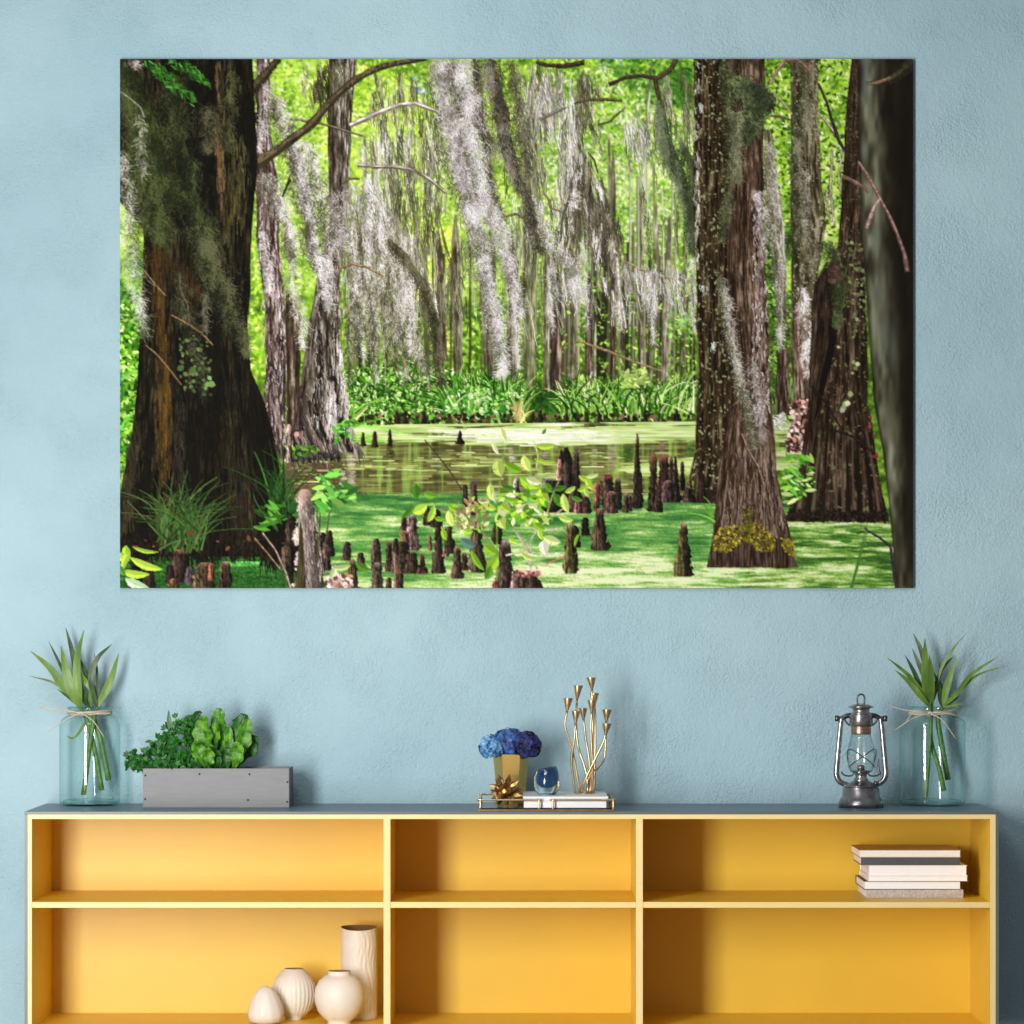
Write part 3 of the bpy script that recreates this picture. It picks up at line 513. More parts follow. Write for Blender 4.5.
    moss([(750, 85, 10), (765, 97, 9), (770, 108, 6)], 400, [(52, 64, 42), (40, 50, 32), (70, 82, 56)], flen=5, fw=1.1)
    moss([(738, 110, 5), (736, 150, 6), (737, 180, 4)], 400, [(118, 122, 92), (90, 96, 66), (144, 144, 120)], flen=5, fw=.6)
    moss([(721, 275, 3), (725, 300, 5), (728, 330, 6), (733, 355, 5), (740, 385, 6), (748, 410, 6), (752, 430, 4), (755, 447, 1)], 1300, [(150, 152, 132), (120, 124, 98), (184, 182, 172)], lit=[(216, 212, 208), (196, 192, 186)], dark=[(86, 88, 60)], flen=5, curl=1.1, fw=.6)
    moss([(752, 360, 3), (756, 385, 5), (760, 410, 4), (762, 440, 4)], 300, [(176, 170, 166), (140, 132, 124), (206, 200, 198)], flen=5, fw=.6)
    moss([(757, 190, 5), (762, 210, 7), (764, 240, 4)], 260, [(190, 182, 182), (226, 220, 222), (130, 118, 110)], flen=5, fw=.6)
    limb([(772, 92), (782, 102), (790, 113)], [1.4, 1.8, 1.6], (196, 190, 170), (120, 116, 90)); limb([(770, 116), (780, 117), (792, 121)], [2.2, 1.6], (120, 104, 84), (66, 56, 44))
    limb([(770, 84), (776, 72), (784, 62)], [2.4, 3, 4], (196, 154, 140), (120, 92, 80)); limb([(784, 61), (796, 60), (803, 65), (809, 71)], [3.4, 4, 3], (160, 124, 110), (96, 74, 62))
    limb([(818, 84), (826, 102), (832, 122), (838, 140), (846, 154)], [2, 2.2, 2.6, 3.4, 2], (56, 54, 64), (38, 34, 40))
    # the nearest, blurred trunk at the right edge
    R5 = [(0, (16, 13, 8)), (.3, (44, 40, 28)), (.6, (84, 84, 66)), (.85, (122, 124, 102)), (1, (150, 154, 134))]
    blurN = noise(7, 26, 2)
    left5 = A([(857, 59), (858, 160), (861, 230), (866, 300), (873, 400), (882, 450), (888, 500), (896, 588)])
    xl = np.interp(YY[:, 0], left5[:, 1], left5[:, 0])[:, None]; m = XX >= xl; u = (XX-xl)/np.maximum(914-xl, 1)
    k_ = np.interp(u, [0, .1, .3, .55, .8, 1], [.25, .62, .62, .30, .14, .06])
    lowm = np.clip((YY-400)/80, 0, 1); k_ = k_*(1-.25*lowm)+.26*lowm*np.interp(u, [0, .3, 1], [.5, 1., .75])
    c = ramp(np.clip(k_*(.55+.9*blurN), 0, 1), R5)
    img[m] = c[m]
    for x, y, sx, sy, cc in [(866, 84, 4, 22, (112, 126, 116)), (864, 150, 4, 12, (120, 130, 120)), (876, 236, 4, 16, (106, 116, 108)), (884, 330, 6, 26, (104, 110, 96)), (880, 290, 5, 20, (100, 104, 90)), (893, 350, 5, 26, (96, 102, 88)), (890, 420, 6, 20, (84, 84, 62))]:
        g = (np.exp(-((XX-x)/sx)**2-((YY-y)/sy)**2)*.75)[..., None]*m[..., None]
        img[:] = img*(1-g)+A(cc)*g
    for x, y, sx, sy in [(902, 160, 14, 60), (900, 270, 10, 50), (908, 420, 6, 60), (886, 100, 8, 30), (905, 520, 5, 40)]:
        g = (np.exp(-((XX-x)/sx)**2-((YY-y)/sy)**2)*.8)[..., None]*m[..., None]
        img[:] = img*(1-g)+A((22, 18, 12))*g
    limb([(913, 62), (900, 74), (888, 82), (866, 84)], [16, 9, 6, 3], (62, 60, 40), (40, 38, 24)); limb([(890, 78), (878, 83), (866, 85)], [3, 3, 2.5], (150, 120, 94), (110, 88, 66))
    limb([(858, 162), (866, 174), (874, 188), (880, 200)], [2.4, 3.4, 3.6, 3.2], (170, 132, 124), (112, 84, 78))
    limb([(880, 199), (874, 207), (869, 220), (866, 229)], [3.2, 4, 4, 3.4], (200, 172, 162), (138, 110, 104))
    limb([(880, 200), (888, 214), (896, 232), (904, 254), (907, 272)], [3, 3.2, 3.4, 4, 5], (160, 122, 116), (98, 72, 68))
    limb([(842, 176), (852, 181), (864, 188), (868, 192)], [3, 4, 3], (146, 112, 102), (104, 78, 72))
    limb([(864, 528), (880, 538), (890, 546), (893, 570), (896, 588)], [1.6, 2, 2.6, 2.6], (56, 54, 70), (40, 38, 48))
    blades(A([(850, 588), (851, 588)]), 50, 1.6, [(72, 120, 50)], lean=.08, bend=.06)
    leaves(A([(852, 535), (860, 532), (846, 541)]), 9, [(60, 110, 40)], ang=0, spread=.6, aspect=.3)

    # ------------------------------------------------------------------ great left tree
    poly([(120, 270), (146, 260), (142, 400), (120, 500)], ramp(g1, [(0, (40, 88, 12)), (.5, (104, 172, 40)), (1, (190, 232, 100))]))
    leaves(sample([(118, 300), (144, 300), (140, 400), (120, 480)], 330), 5, [(96, 170, 34), (150, 214, 70), (54, 112, 20), (206, 238, 140), (30, 70, 12)])
    blades(A([(122, 400), (121, 430), (124, 470), (122, 380), (121, 450)]), 26, 3, [(170, 226, 140), (110, 200, 80), (60, 150, 40)], lean=.5, bend=.7)
    L1 = [(0, (5, 4, 2)), (.3, (18, 15, 7)), (.55, (31, 26, 13)), (.8, (47, 41, 22)), (1, (72, 64, 39))]
    trunk([(118, 59), (118, 200), (143, 230), (142, 300), (139, 380), (134, 420), (126, 462), (119, 500), (118, 556)], [(252, 59), (256, 140), (256, 170), (253, 230), (250, 290), (247, 330), (250, 370), (264, 402), (274, 440), (282, 480), (292, 512), (302, 557)], L1, lit=.2, falloff=.42, amb=.34, off=29, contrast=1.2)
    trunk([(216, 59), (216, 160), (214, 240), (214, 330), (220, 420), (226, 556)], [(253, 59), (256, 140), (255, 170), (253, 230), (250, 290), (247, 330), (250, 380), (255, 430), (262, 480), (272, 556)], [(0, (6, 5, 3)), (.3, (20, 17, 8)), (.6, (34, 30, 16)), (.85, (50, 45, 25)), (1, (74, 69, 43))], lit=.55, falloff=.5, amb=.4, off=31, contrast=1.2)
    # deep hollows
    for pts, wds in [([(196, 70), (198, 120), (196, 180), (206, 240), (214, 300), (212, 380)], [6, 26, 20, 22, 16, 10]), ([(186, 420), (190, 480), (196, 550)], [10, 22, 36]), ([(208, 330), (210, 400), (206, 440)], [14, 24, 14]), ([(247, 100), (246, 140), (250, 175)], [12, 14, 6]), ([(252, 400), (262, 450), (272, 510), (276, 552)], [3, 8, 14, 22]), ([(152, 430), (146, 480), (142, 550)], [4, 8, 14])]:
        q = along(pts, np.linspace(0, 1, 30)); ww = np.interp(np.linspace(0, 1, 30), np.linspace(0, 1, len(wds)), wds)
        n = 1400; k_ = rng.integers(0, 30, n); p = q[k_]+np.stack([ww[k_]*.32*rng.standard_normal(n), 8*rng.standard_normal(n)], -1)
        hang(p, 12, [(9, 8, 4), (14, 12, 6), (22, 18, 9)], fw=1, wob=.5)
    # rusty stripes
    def stripe(pts, ww, n, cols):
        q = along(pts, rng.random(n)); q = q+np.stack([ww*.4*rng.standard_normal(n), 0*q[:, 0]], -1)
        hang(q, 14, cols, fw=.9, wob=.35)
    stripe([(219, 60), (220, 100), (221, 140), (221, 180), (223, 210)], 6, 150, [(96, 82, 50), (70, 58, 34), (120, 100, 66), (48, 40, 24)])
    stripe([(218, 115), (219, 150), (221, 185)], 3.4, 60, [(146, 112, 78), (112, 82, 54), (80, 62, 40)])
    stripe([(157, 240), (160, 300), (163, 350), (165, 400), (163, 470)], 9, 420, [(80, 58, 20), (100, 72, 24), (58, 42, 16), (40, 30, 13)])
    stripe([(166, 330), (167, 380), (166, 440)], 4, 100, [(112, 80, 24), (90, 64, 20), (60, 44, 18)])
    stripe([(150, 250), (176, 260), (196, 290)], 16, 130, [(70, 46, 18), (54, 40, 16)])
    stripe([(140, 420), (128, 480), (122, 540)], 10, 160, [(66, 58, 44), (48, 42, 28), (36, 30, 18)])
    stripe([(232, 430), (240, 500), (246, 545)], 18, 240, [(44, 38, 24), (60, 52, 34), (28, 24, 14)])
    stripe([(180, 400), (180, 470), (182, 520)], 8, 120, [(58, 50, 38), (40, 34, 24)])
    stripe([(238, 130), (240, 160), (236, 220)], 14, 150, [(74, 70, 36), (92, 86, 48), (52, 50, 26)])
    # green moss sheet
    moss([(130, 62, 12), (138, 110, 20), (150, 160, 26), (158, 200, 28), (164, 240, 22)], 4200, [(58, 68, 34), (46, 56, 25), (72, 82, 45), (38, 45, 19)], dark=[(22, 28, 10), (30, 36, 15)], lit=[(72, 84, 42), (90, 97, 58)], side=-1, flen=7, curl=.7, fw=.7, body=(44, 54, 24))
    moss([(168, 75, 10), (172, 110, 16), (184, 150, 14), (192, 190, 13), (202, 225, 13), (212, 255, 13)], 2400, [(54, 63, 31), (42, 50, 23), (72, 79, 46)], dark=[(20, 25, 10)], flen=7, curl=.5, fw=.7)
    moss([(196, 225, 14), (206, 260, 15), (220, 290, 13), (234, 315, 12), (244, 340, 7), (246, 352, 2)], 2300, [(64, 70, 41), (50, 55, 30), (84, 88, 58)], dark=[(28, 32, 15)], lit=[(98, 100, 68)], flen=6, curl=.8, fw=.6)
    moss([(210, 105, 14), (212, 130, 12), (208, 150, 8)], 480, [(66, 66, 44), (84, 84, 60)], dark=[(30, 30, 16)], flen=6, fw=.6)
    moss([(178, 265, 6), (182, 300, 10), (192, 330, 9), (200, 360, 6), (204, 400, 3)], 900, [(66, 68, 46), (50, 54, 32), (90, 90, 68)], dark=[(26, 26, 14)], flen=6, fw=.6)
    moss([(205, 290, 4), (206, 330, 3)], 160, [(96, 94, 78), (70, 70, 52)], flen=6, fw=.6)
    moss([(232, 70, 6), (234, 110, 6), (228, 150, 5)], 300, [(70, 74, 42), (90, 92, 60)], flen=6, curl=.5, fw=.6)
    leaves(sample([(180, 330), (214, 340), (212, 400), (180, 390)], 60), 3, [(70, 88, 46), (100, 120, 70)], aspect=.8)
    leaves(A([(204, 380), (208, 384), (210, 378), (212, 384), (206, 388), (181, 368), (186, 374), (193, 370)]), 5.5, [(84, 118, 62), (110, 140, 84)], aspect=.8)
    # sprigs of fresh green at the top
    for x0, y0, x1, y1 in [(146, 62, 178, 80), (160, 68, 190, 98), (170, 62, 206, 84), (150, 66, 174, 92), (184, 62, 212, 88), (176, 86, 196, 100), (186, 66, 200, 78)]:
        n = 60; tt = rng.random(n)[:, None]; p = A([(x0, y0)])*(1-tt)+A([(x1, y1)])*tt+rng.standard_normal((n, 2))*A([1.4, 2])
        leaves(p, 5.4, [(44, 96, 26), (60, 128, 36), (30, 70, 18), (78, 146, 50), (24, 52, 16)] if y0 < 120 else [(50, 84, 26), (36, 62, 18)], ang=.7, spread=.8, aspect=.2)
    # pale tangle at the left edge
    moss([(122, 150, 3), (124, 170, 7), (126, 200, 9), (128, 220, 9), (132, 250, 10), (136, 280, 9), (140, 310, 7), (145, 335, 2)], 800, [(150, 152, 134), (112, 116, 88), (190, 190, 178)], lit=[(226, 226, 222), (206, 206, 198)], dark=[(70, 78, 44)], side=-1, flen=8, curl=1.2, fw=.7)
    moss([(140, 115, 3), (142, 150, 4), (144, 175, 4)], 130, [(160, 162, 140), (196, 196, 184), (110, 114, 84)], flen=6, fw=.7)
    moss([(134, 60, 6), (138, 66, 5)], 60, [(206, 196, 196), (150, 130, 126)], flen=5, fw=.7)
    limb([(121, 92), (132, 100), (141, 108), (145, 118)], [1, 1.4, 1.4], (160, 160, 140), (110, 112, 84))
    limb([(144, 270), (156, 285), (166, 296)], [1.2, 1.4], (150, 130, 100), (100, 84, 60)); limb([(172, 315), (190, 325), (202, 333), (213, 345)], [1.2, 1.6, 1.4], (150, 120, 84), (100, 78, 50))
    limb([(180, 272), (181, 290), (188, 305), (190, 325)], [1, 1.2, 1], (110, 96, 74), (76, 66, 46)); limb([(146, 345), (158, 355), (172, 372), (182, 385)], [1, 1.4, 1.2], (150, 126, 84), (100, 84, 54))
    # foot of the tree: grass, dark earth
    hang(sample([(120, 530), (298, 530), (302, 556), (120, 556)], 700), 7, [(12, 9, 5), (20, 15, 8), (34, 26, 16)], fw=1.2)
    blades(sample([(154, 520), (200, 524), (206, 552), (158, 556)], 130), 44, 1.5, [(40, 72, 26), (62, 100, 40), (28, 54, 18), (84, 120, 60), (74, 80, 40)], lean=.1, bend=.7)
    blades(sample([(268, 490), (286, 490), (292, 520), (272, 526)], 60), 42, 1.5, [(34, 70, 24), (50, 96, 34), (26, 52, 16)], lean=-.1, bend=.3)
    leaves(sample([(254, 506), (284, 502), (288, 522), (258, 532)], 26), 12, [(70, 130, 40), (96, 160, 56), (48, 96, 26)], ang=.4, spread=.8, aspect=.25)
    leaves(A([(128, 518), (191, 533), (218, 541), (228, 548), (249, 538), (257, 540), (146, 540), (154, 546), (121, 511)]), 5, [(104, 58, 38), (84, 46, 30), (124, 76, 54)], aspect=.5)

    # ------------------------------------------------------------------ cypress knees and sapling
    BK = (66, 52, 44); BR = (84, 64, 54); MO = (84, 76, 40)
    tipP = (206, 140, 128); tipR = (176, 96, 84)
    for x, yt, yb, wt, wb, col, tip in [
        (150, 560, 588, 9, 12, (64, 46, 38), None), (136, 545, 588, 8, 14, (22, 16, 12), (120, 64, 46)), (180, 549, 582, 12, 24, (58, 42, 36), (190, 120, 96)), (170, 564, 582, 7, 10, (40, 30, 28), None), (191, 566, 584, 8, 12, (66, 56, 60), None),
        (174, 578, 589, 6, 14, (92, 66, 44), (190, 130, 104)), (205, 562, 589, 16, 26, (74, 60, 42), (150, 110, 100)), (212, 563, 580, 5, 7, (110, 66, 52), (200, 110, 90)), (225, 561, 589, 9, 18, (84, 64, 54), (206, 150, 140)),
        # middle group behind the sapling
        (566, 447, 500, 9, 24, (46, 36, 30), None), (561, 449, 470, 3, 6, (40, 32, 26), None), (576, 446, 512, 3.4, 18, (58, 46, 42), (140, 120, 116)), (566, 462, 484, 5, 12, (66, 52, 46), None), (559, 459, 500, 4, 9, (176, 120, 112), (226, 160, 150)), (547, 478, 500, 8, 12, (120, 104, 98), (196, 180, 176)), (555, 480, 512, 18, 26, (40, 32, 28), None), (585, 494, 513, 7, 12, (92, 62, 56), tipP), (578, 500, 513, 6, 9, (110, 76, 70), tipP), (516, 478, 500, 5, 9, (150, 136, 130), (206, 190, 186)),
        (597, 482, 511, 5, 7, (120, 70, 62), tipP), (608, 474, 513, 12, 16, (72, 54, 46), tipR), (617, 477, 509, 6, 10, (60, 48, 38), tipP), (611, 491, 513, 8, 13, (86, 62, 54), tipP), (626, 493, 512, 5, 8, (72, 50, 44), tipP), (630, 494, 511, 3, 5, (80, 56, 50), tipP),
        (637, 433, 508, 3.2, 13, (54, 42, 36), (160, 120, 116)), (653, 453, 511, 6, 15, (64, 52, 42), tipR), (658, 478, 512, 6, 10, (62, 46, 40), tipP), (664, 455, 500, 9, 20, (54, 38, 34), tipR), (671, 456, 500, 4, 10, (64, 46, 42), tipR), (675, 456, 502, 3.4, 16, (62, 48, 44), None), (682, 461, 490, 4, 8, (58, 46, 40), (130, 110, 100)), (668, 480, 502, 10, 16, (72, 56, 52), (150, 120, 112)), (688, 486, 502, 6, 14, (70, 54, 48), tipP),
        (599, 508, 550, 8, 20, (70, 56, 44), (196, 150, 130)), (585, 517, 535, 7, 9, (46, 38, 32), None), (574, 525, 547, 9, 14, (48, 40, 30), None), (570, 522, 573, 10, 15, (92, 84, 46), (200, 180, 160)),
        (683, 522, 576, 9, 22, (78, 70, 42), (226, 160, 150)),
        # left front group
        (292, 516, 571, 12, 20, (62, 50, 40), None), (291, 540, 585, 4, 8, (40, 34, 28), None), (323, 532, 560, 6, 9, (60, 46, 42), None), (330, 530, 556, 6, 10, (52, 40, 34), None), (327, 540, 570, 8, 11, (92, 72, 68), None), (321, 550, 572, 5, 8, (110, 80, 76), (210, 150, 140)),
        (347, 541, 560, 8, 13, BK, (110, 80, 70)), (361, 552, 570, 7, 12, BK, None), (352, 559, 588, 10, 18, (120, 104, 62), (150, 130, 110)), (376, 538, 571, 7, 12, (70, 56, 46), None), (377, 562, 588, 8, 13, (88, 74, 60), (150, 130, 120)), (389, 541, 571, 5, 9, (56, 42, 36), tipR), (396, 538, 556, 6, 8, (62, 48, 36), None),
        (411, 514, 550, 11, 18, (140, 112, 108), (180, 160, 156)), (404, 515, 530, 4, 8, (70, 60, 40), None), (409, 526, 550, 6, 9, (170, 130, 126), (236, 196, 190)), (404, 530, 556, 8, 12, (110, 86, 60), (190, 140, 110)), (402, 541, 573, 11, 20, (66, 54, 42), None), (412, 552, 573, 10, 18, (66, 52, 40), None), (422, 553, 573, 4, 13, (92, 56, 50), tipR), (430, 535, 550, 3.4, 5, (140, 80, 70), tipP), (438, 525, 573, 8, 14, (62, 50, 42), None), (446, 544, 556, 6, 8, (130, 92, 70), (200, 160, 130)),
        (427, 506, 525, 6, 9, (50, 38, 32), None), (436, 509, 527, 8, 12, (48, 36, 30), None), (449, 526, 553, 8, 12, (62, 56, 40), None), (465, 484, 510, 4, 6, (60, 48, 40), None), (474, 480, 515, 7, 9, (66, 52, 44), (130, 110, 100)), (477, 521, 572, 10, 18, (76, 64, 50), (120, 104, 94)), (464, 552, 570, 5, 7, (84, 56, 48), tipP), (457, 546, 578, 7, 13, (74, 58, 48), tipP), (497, 520, 544, 8, 10, (44, 36, 26), None), (399, 571, 588, 8, 9, (70, 52, 46), (130, 100, 96)), (389, 577, 588, 5, 7, (100, 62, 56), None),
        (527, 570, 589, 24, 28, (80, 58, 50), (206, 130, 120)), (505, 540, 589, 12, 20, (74, 60, 52), (190, 160, 156)), (515, 570, 589, 7, 12, (130, 104, 98), None), (496, 579, 589, 5, 9, (140, 80, 70), tipP)]:
        knee(x, yt, yb, wt, wb, col, tip)
    leaves(sample([(516, 570), (540, 570), (542, 576), (516, 576)], 40), 3, [(206, 136, 126), (130, 80, 70), (226, 170, 160)], aspect=.8)
    leaves(sample([(328, 574), (352, 572), (352, 588), (326, 588)], 60), 5, [(226, 186, 180), (170, 130, 124), (120, 84, 70), (240, 214, 208)], aspect=.7)
    knee(309, 489, 588, 15, 33, (176, 158, 148), (206, 160, 152), lean=-4, tex=.2)
    hang(sample([(304, 505), (316, 505), (324, 580), (306, 580)], 90), 9, [(46, 36, 34), (70, 58, 52), (196, 178, 168), (206, 190, 182), (120, 104, 96)], fw=.9, lean=.12)
    poly([(300, 520), (303, 530), (306, 588), (295, 588), (298, 560)], ramp(streakN, [(0, (40, 34, 16)), (1, (92, 82, 50))]))
    limb([(255, 538), (268, 553), (280, 568)], [1.4, 1.4], (170, 130, 104), (110, 80, 60)); limb([(263, 533), (276, 550), (286, 572), (291, 588)], [1.6, 1.6], (196, 170, 160), (130, 104, 96))
    limb([(394, 552), (395, 570), (395, 588)], [1.4, 1.4], (196, 150, 140), (150, 104, 96))
    limb([(425, 440), (440, 458), (452, 474), (462, 490)], [1, 1, 1], (60, 56, 34), (60, 56, 34))
    # leafy spray by the pale knee
    limb([(318, 560), (320, 520), (322, 486)], [1.4, 1.2], (92, 90, 50), (70, 66, 40)); limb([(326, 540), (330, 510), (332, 490)], [1.2, 1], (92, 90, 50), (70, 66, 40))
    leaves(sample([(312, 484), (336, 470), (358, 492), (344, 516), (316, 512)], 46), 12, [(66, 140, 46), (104, 180, 70), (150, 210, 96), (48, 110, 40)], ang=.2, spread=.9, aspect=.32)
    # sapling stems
    for pts, c in [([(497, 580), (497, 520), (500, 480), (504, 452)], (120, 170, 60)), ([(531, 570), (530, 540), (538, 528), (552, 516), (566, 506)], (196, 176, 160)), ([(531, 555), (520, 535), (512, 528)], (176, 156, 140)), ([(530, 566), (526, 548), (516, 532)], (206, 190, 180)), ([(546, 517), (552, 496), (560, 478)], (160, 160, 120)), ([(470, 520), (484, 534), (494, 548)], (150, 120, 100)), ([(440, 508), (452, 512), (468, 512)], (150, 110, 96)), ([(532, 528), (545, 530), (562, 528)], (214, 196, 176)), ([(536, 568), (550, 562), (566, 555)], (190, 120, 110)), ([(506, 555), (520, 552), (540, 556), (562, 552)], (230, 222, 204)), ([(536, 470), (538, 455), (534, 440)], (190, 210, 120))]:
        limb(pts, [1.3, 1.2, 1.], c, c)
    LG = [(164, 214, 52), (190, 230, 76), (132, 190, 40), (212, 240, 116)]; DG = [(74, 132, 34), (96, 156, 44)]; PG = [(222, 238, 160), (236, 244, 190)]
    def leaf(x, y, L, a, wd, cols):
        c = pal(1, cols, .06); d = A([np.cos(a), np.sin(a)])*L; p = A([x, y]); nrm = A([-d[1], d[0]])*.08
        P = np.stack([p-d*.5, p-d*.28+nrm*.6, p+nrm, p+d*.28+nrm*.6, p+d*.5])[None]
        s = A([.1, .8, 1, .66, .06])*wd
        ribbons(P, s[None], c, shade=lambda v_: .84+.22*(v_ > 0))
        ribbons(P, .5, c*.78)
    for f in [(504, 434, 14, 1.2, 6, PG), (496, 448, 15, 1.1, 4, PG), (500, 468, 16, 1.35, 13, LG), (514, 467, 18, .45, 9, LG), (527, 463, 17, 1.2, 9, LG), (546, 445, 18, -.05, 7, LG), (545, 460, 22, .15, 4, LG), (544, 431, 6, -1, 3, DG), (530, 482, 22, .5, 12, LG), (534, 480, 16, .3, 8, PG), (509, 487, 14, .2, 6, DG), (492, 492, 17, 1.4, 8, LG), (495, 497, 12, 1.4, 4, PG),
              (417, 491, 14, 1.5, 9, DG), (430, 494, 12, .3, 8, DG), (420, 508, 16, -.5, 10, LG), (408, 511, 16, -.9, 6, DG), (431, 513, 18, -1.2, 7, LG), (440, 518, 10, .1, 5, LG), (451, 518, 16, 1.3, 8, LG), (445, 534, 12, 1.3, 6, LG), (455, 508, 14, .5, 7, LG), (468, 530, 10, .2, 7, LG), (484, 500, 12, .2, 6, PG), (478, 505, 14, -.1, 6, LG), (490, 506, 14, .4, 7, LG),
              (505, 506, 16, .7, 12, LG), (502, 520, 18, 1.2, 12, LG), (516, 514, 14, 1, 8, LG), (521, 507, 18, -.4, 7, PG), (526, 519, 16, 1.2, 10, LG), (512, 499, 14, .1, 7, LG), (536, 504, 18, -.2, 6, PG), (545, 495, 18, 1., 9, LG), (541, 510, 20, .5, 5, PG), (535, 497, 16, .1, 6, LG), (549, 487, 12, .9, 7, DG), (560, 487, 14, -.2, 6, DG), (560, 500, 18, .9, 9, DG), (566, 503, 20, 1.3, 8, LG), (566, 518, 15, .25, 6, LG), (570, 489, 12, -.5, 5, LG), (539, 525, 14, .6, 8, LG), (541, 534, 12, 1.2, 5, LG), (552, 539, 18, .3, 10, PG), (545, 547, 14, 1.4, 11, [(246, 248, 214)]),
              (586, 478, 14, .4, 6, LG), (590, 484, 14, 1, 6, LG), (583, 488, 12, -.4, 5, LG), (592, 475, 14, -.2, 4, PG), (587, 492, 10, 1.2, 5, LG), (577, 498, 12, .3, 5, DG),
              (468, 542, 16, .5, 9, [(150, 180, 190), (110, 150, 140)]), (478, 560, 24, 1., 6, LG), (491, 549, 14, .6, 12, LG), (492, 563, 18, -.9, 11, LG), (488, 572, 14, -1.2, 8, DG), (520, 552, 14, -.2, 5, PG), (528, 556, 14, .5, 5, LG), (543, 565, 12, .1, 7, PG), (577, 540, 14, 1.9, 3, LG), (513, 540, 10, .4, 4, LG), (470, 508, 10, -.3, 6, LG), (462, 515, 9, .5, 5, PG)]:
        leaf(*f)
    leaves(sample([(455, 498), (490, 498), (486, 532), (452, 534)], 90), 5, [(186, 214, 110), (150, 110, 84), (216, 234, 160), (120, 160, 50), (170, 130, 100)])
    leaves(sample([(498, 494), (545, 488), (552, 520), (500, 526)], 60), 7, LG+PG+DG)
    # bright leaves in the lower left corner
    for f in [(122, 556, 16, .9, 6, LG), (128, 553, 16, 1.4, 9, LG), (126, 562, 18, 1.9, 6, LG), (147, 563, 34, .35, 8, LG), (146, 549, 26, .2, 4, LG), (136, 572, 28, .12, 8, LG), (138, 583, 26, .4, 10, [(206, 240, 190)]), (123, 570, 12, 1, 6, DG), (333, 571, 14, -1.2, 6, PG), (342, 566, 18, -.15, 6, PG), (363, 566, 14, .5, 8, DG)]:
        leaf(*f)
    img[:] = np.clip(img, 0, 255)
    out = img.reshape(H, SS, W, SS, 3).mean((1, 3))
    return np.clip(out/255., 0, 1)

# ---------------------------------------------------------------- measures
SC = bpy.context.scene
COL = SC.collection
S0, DIST, ZC, HY = 430.0, 8.0, 1.08, 628.0       # pixels per metre at the cabinet front, camera distance, eye height, horizon row
WALL_Y = 0.377
def at(px, py, Y):
    s = S0*DIST/(DIST+Y)
    return Vector(((px-512)/s, Y, ZC-(py-HY)/s))
def wpx(n, Y): return n*(DIST+Y)/(S0*DIST)
def X0(px): return (px-512)/S0
def Z0(py): return ZC-(py-HY)/S0
rnd = random.Random(5)

# ---------------------------------------------------------------- materials
def srgb(c):
    f = lambda v: v/12.92 if v <= .04045 else ((v+.055)/1.055)**2.4
    return tuple(f(v/255.) for v in c)+(1.,)
MATS = {}
def mat(name, col, rough=.5, metal=0., var=.0, vscale=30., bump=0., bscale=80., spec=.5, col2=None, stretch=(1, 1, 1), detail=4., sheen=0., trans=0.):
    """procedural surface: two tones mixed by noise, and a noise bump"""
    if name in MATS: return MATS[name]
    m = bpy.data.materials.new(name); m.use_nodes = True; nt = m.node_tree; N = nt.nodes; L = nt.links
    b = N['Principled BSDF']; b.inputs['Roughness'].default_value = rough; b.inputs['Metallic'].default_value = metal
    b.inputs['Specular IOR Level'].default_value = spec
    if trans: b.inputs['Transmission Weight'].default_value = trans
    tc = N.new('ShaderNodeTexCoord'); mp = N.new('ShaderNodeMapping'); mp.inputs['Scale'].default_value = stretch
    L.new(tc.outputs['Object'], mp.inputs['Vector'])
    c = srgb(col); c2 = srgb(col2) if col2 else tuple(v*(1-var) for v in c[:3])+(1.,)
    nz = N.new('ShaderNodeTexNoise'); nz.inputs['Scale'].default_value = vscale; nz.inputs['Detail'].default_value = detail
    L.new(mp.outputs['Vector'], nz.inputs['Vector'])
    rp = N.new('ShaderNodeValToRGB'); rp.color_ramp.elements[0].position = .35; rp.color_ramp.elements[1].position = .65
    rp.color_ramp.elements[0].color = c2; rp.color_ramp.elements[1].color = c
    L.new(nz.outputs['Fac'], rp.inputs['Fac']); L.new(rp.outputs['Color'], b.inputs['Base Color'])
    if bump:
        n2 = N.new('ShaderNodeTexNoise'); n2.inputs['Scale'].default_value = bscale; n2.inputs['Detail'].default_value = 5
        L.new(mp.outputs['Vector'], n2.inputs['Vector'])
        bp = N.new('ShaderNodeBump'); bp.inputs['Strength'].default_value = bump; bp.inputs['Distance'].default_value = .002
        L.new(n2.outputs['Fac'], bp.inputs['Height']); L.new(bp.outputs['Normal'], b.inputs['Normal'])
    MATS[name] = m; return m

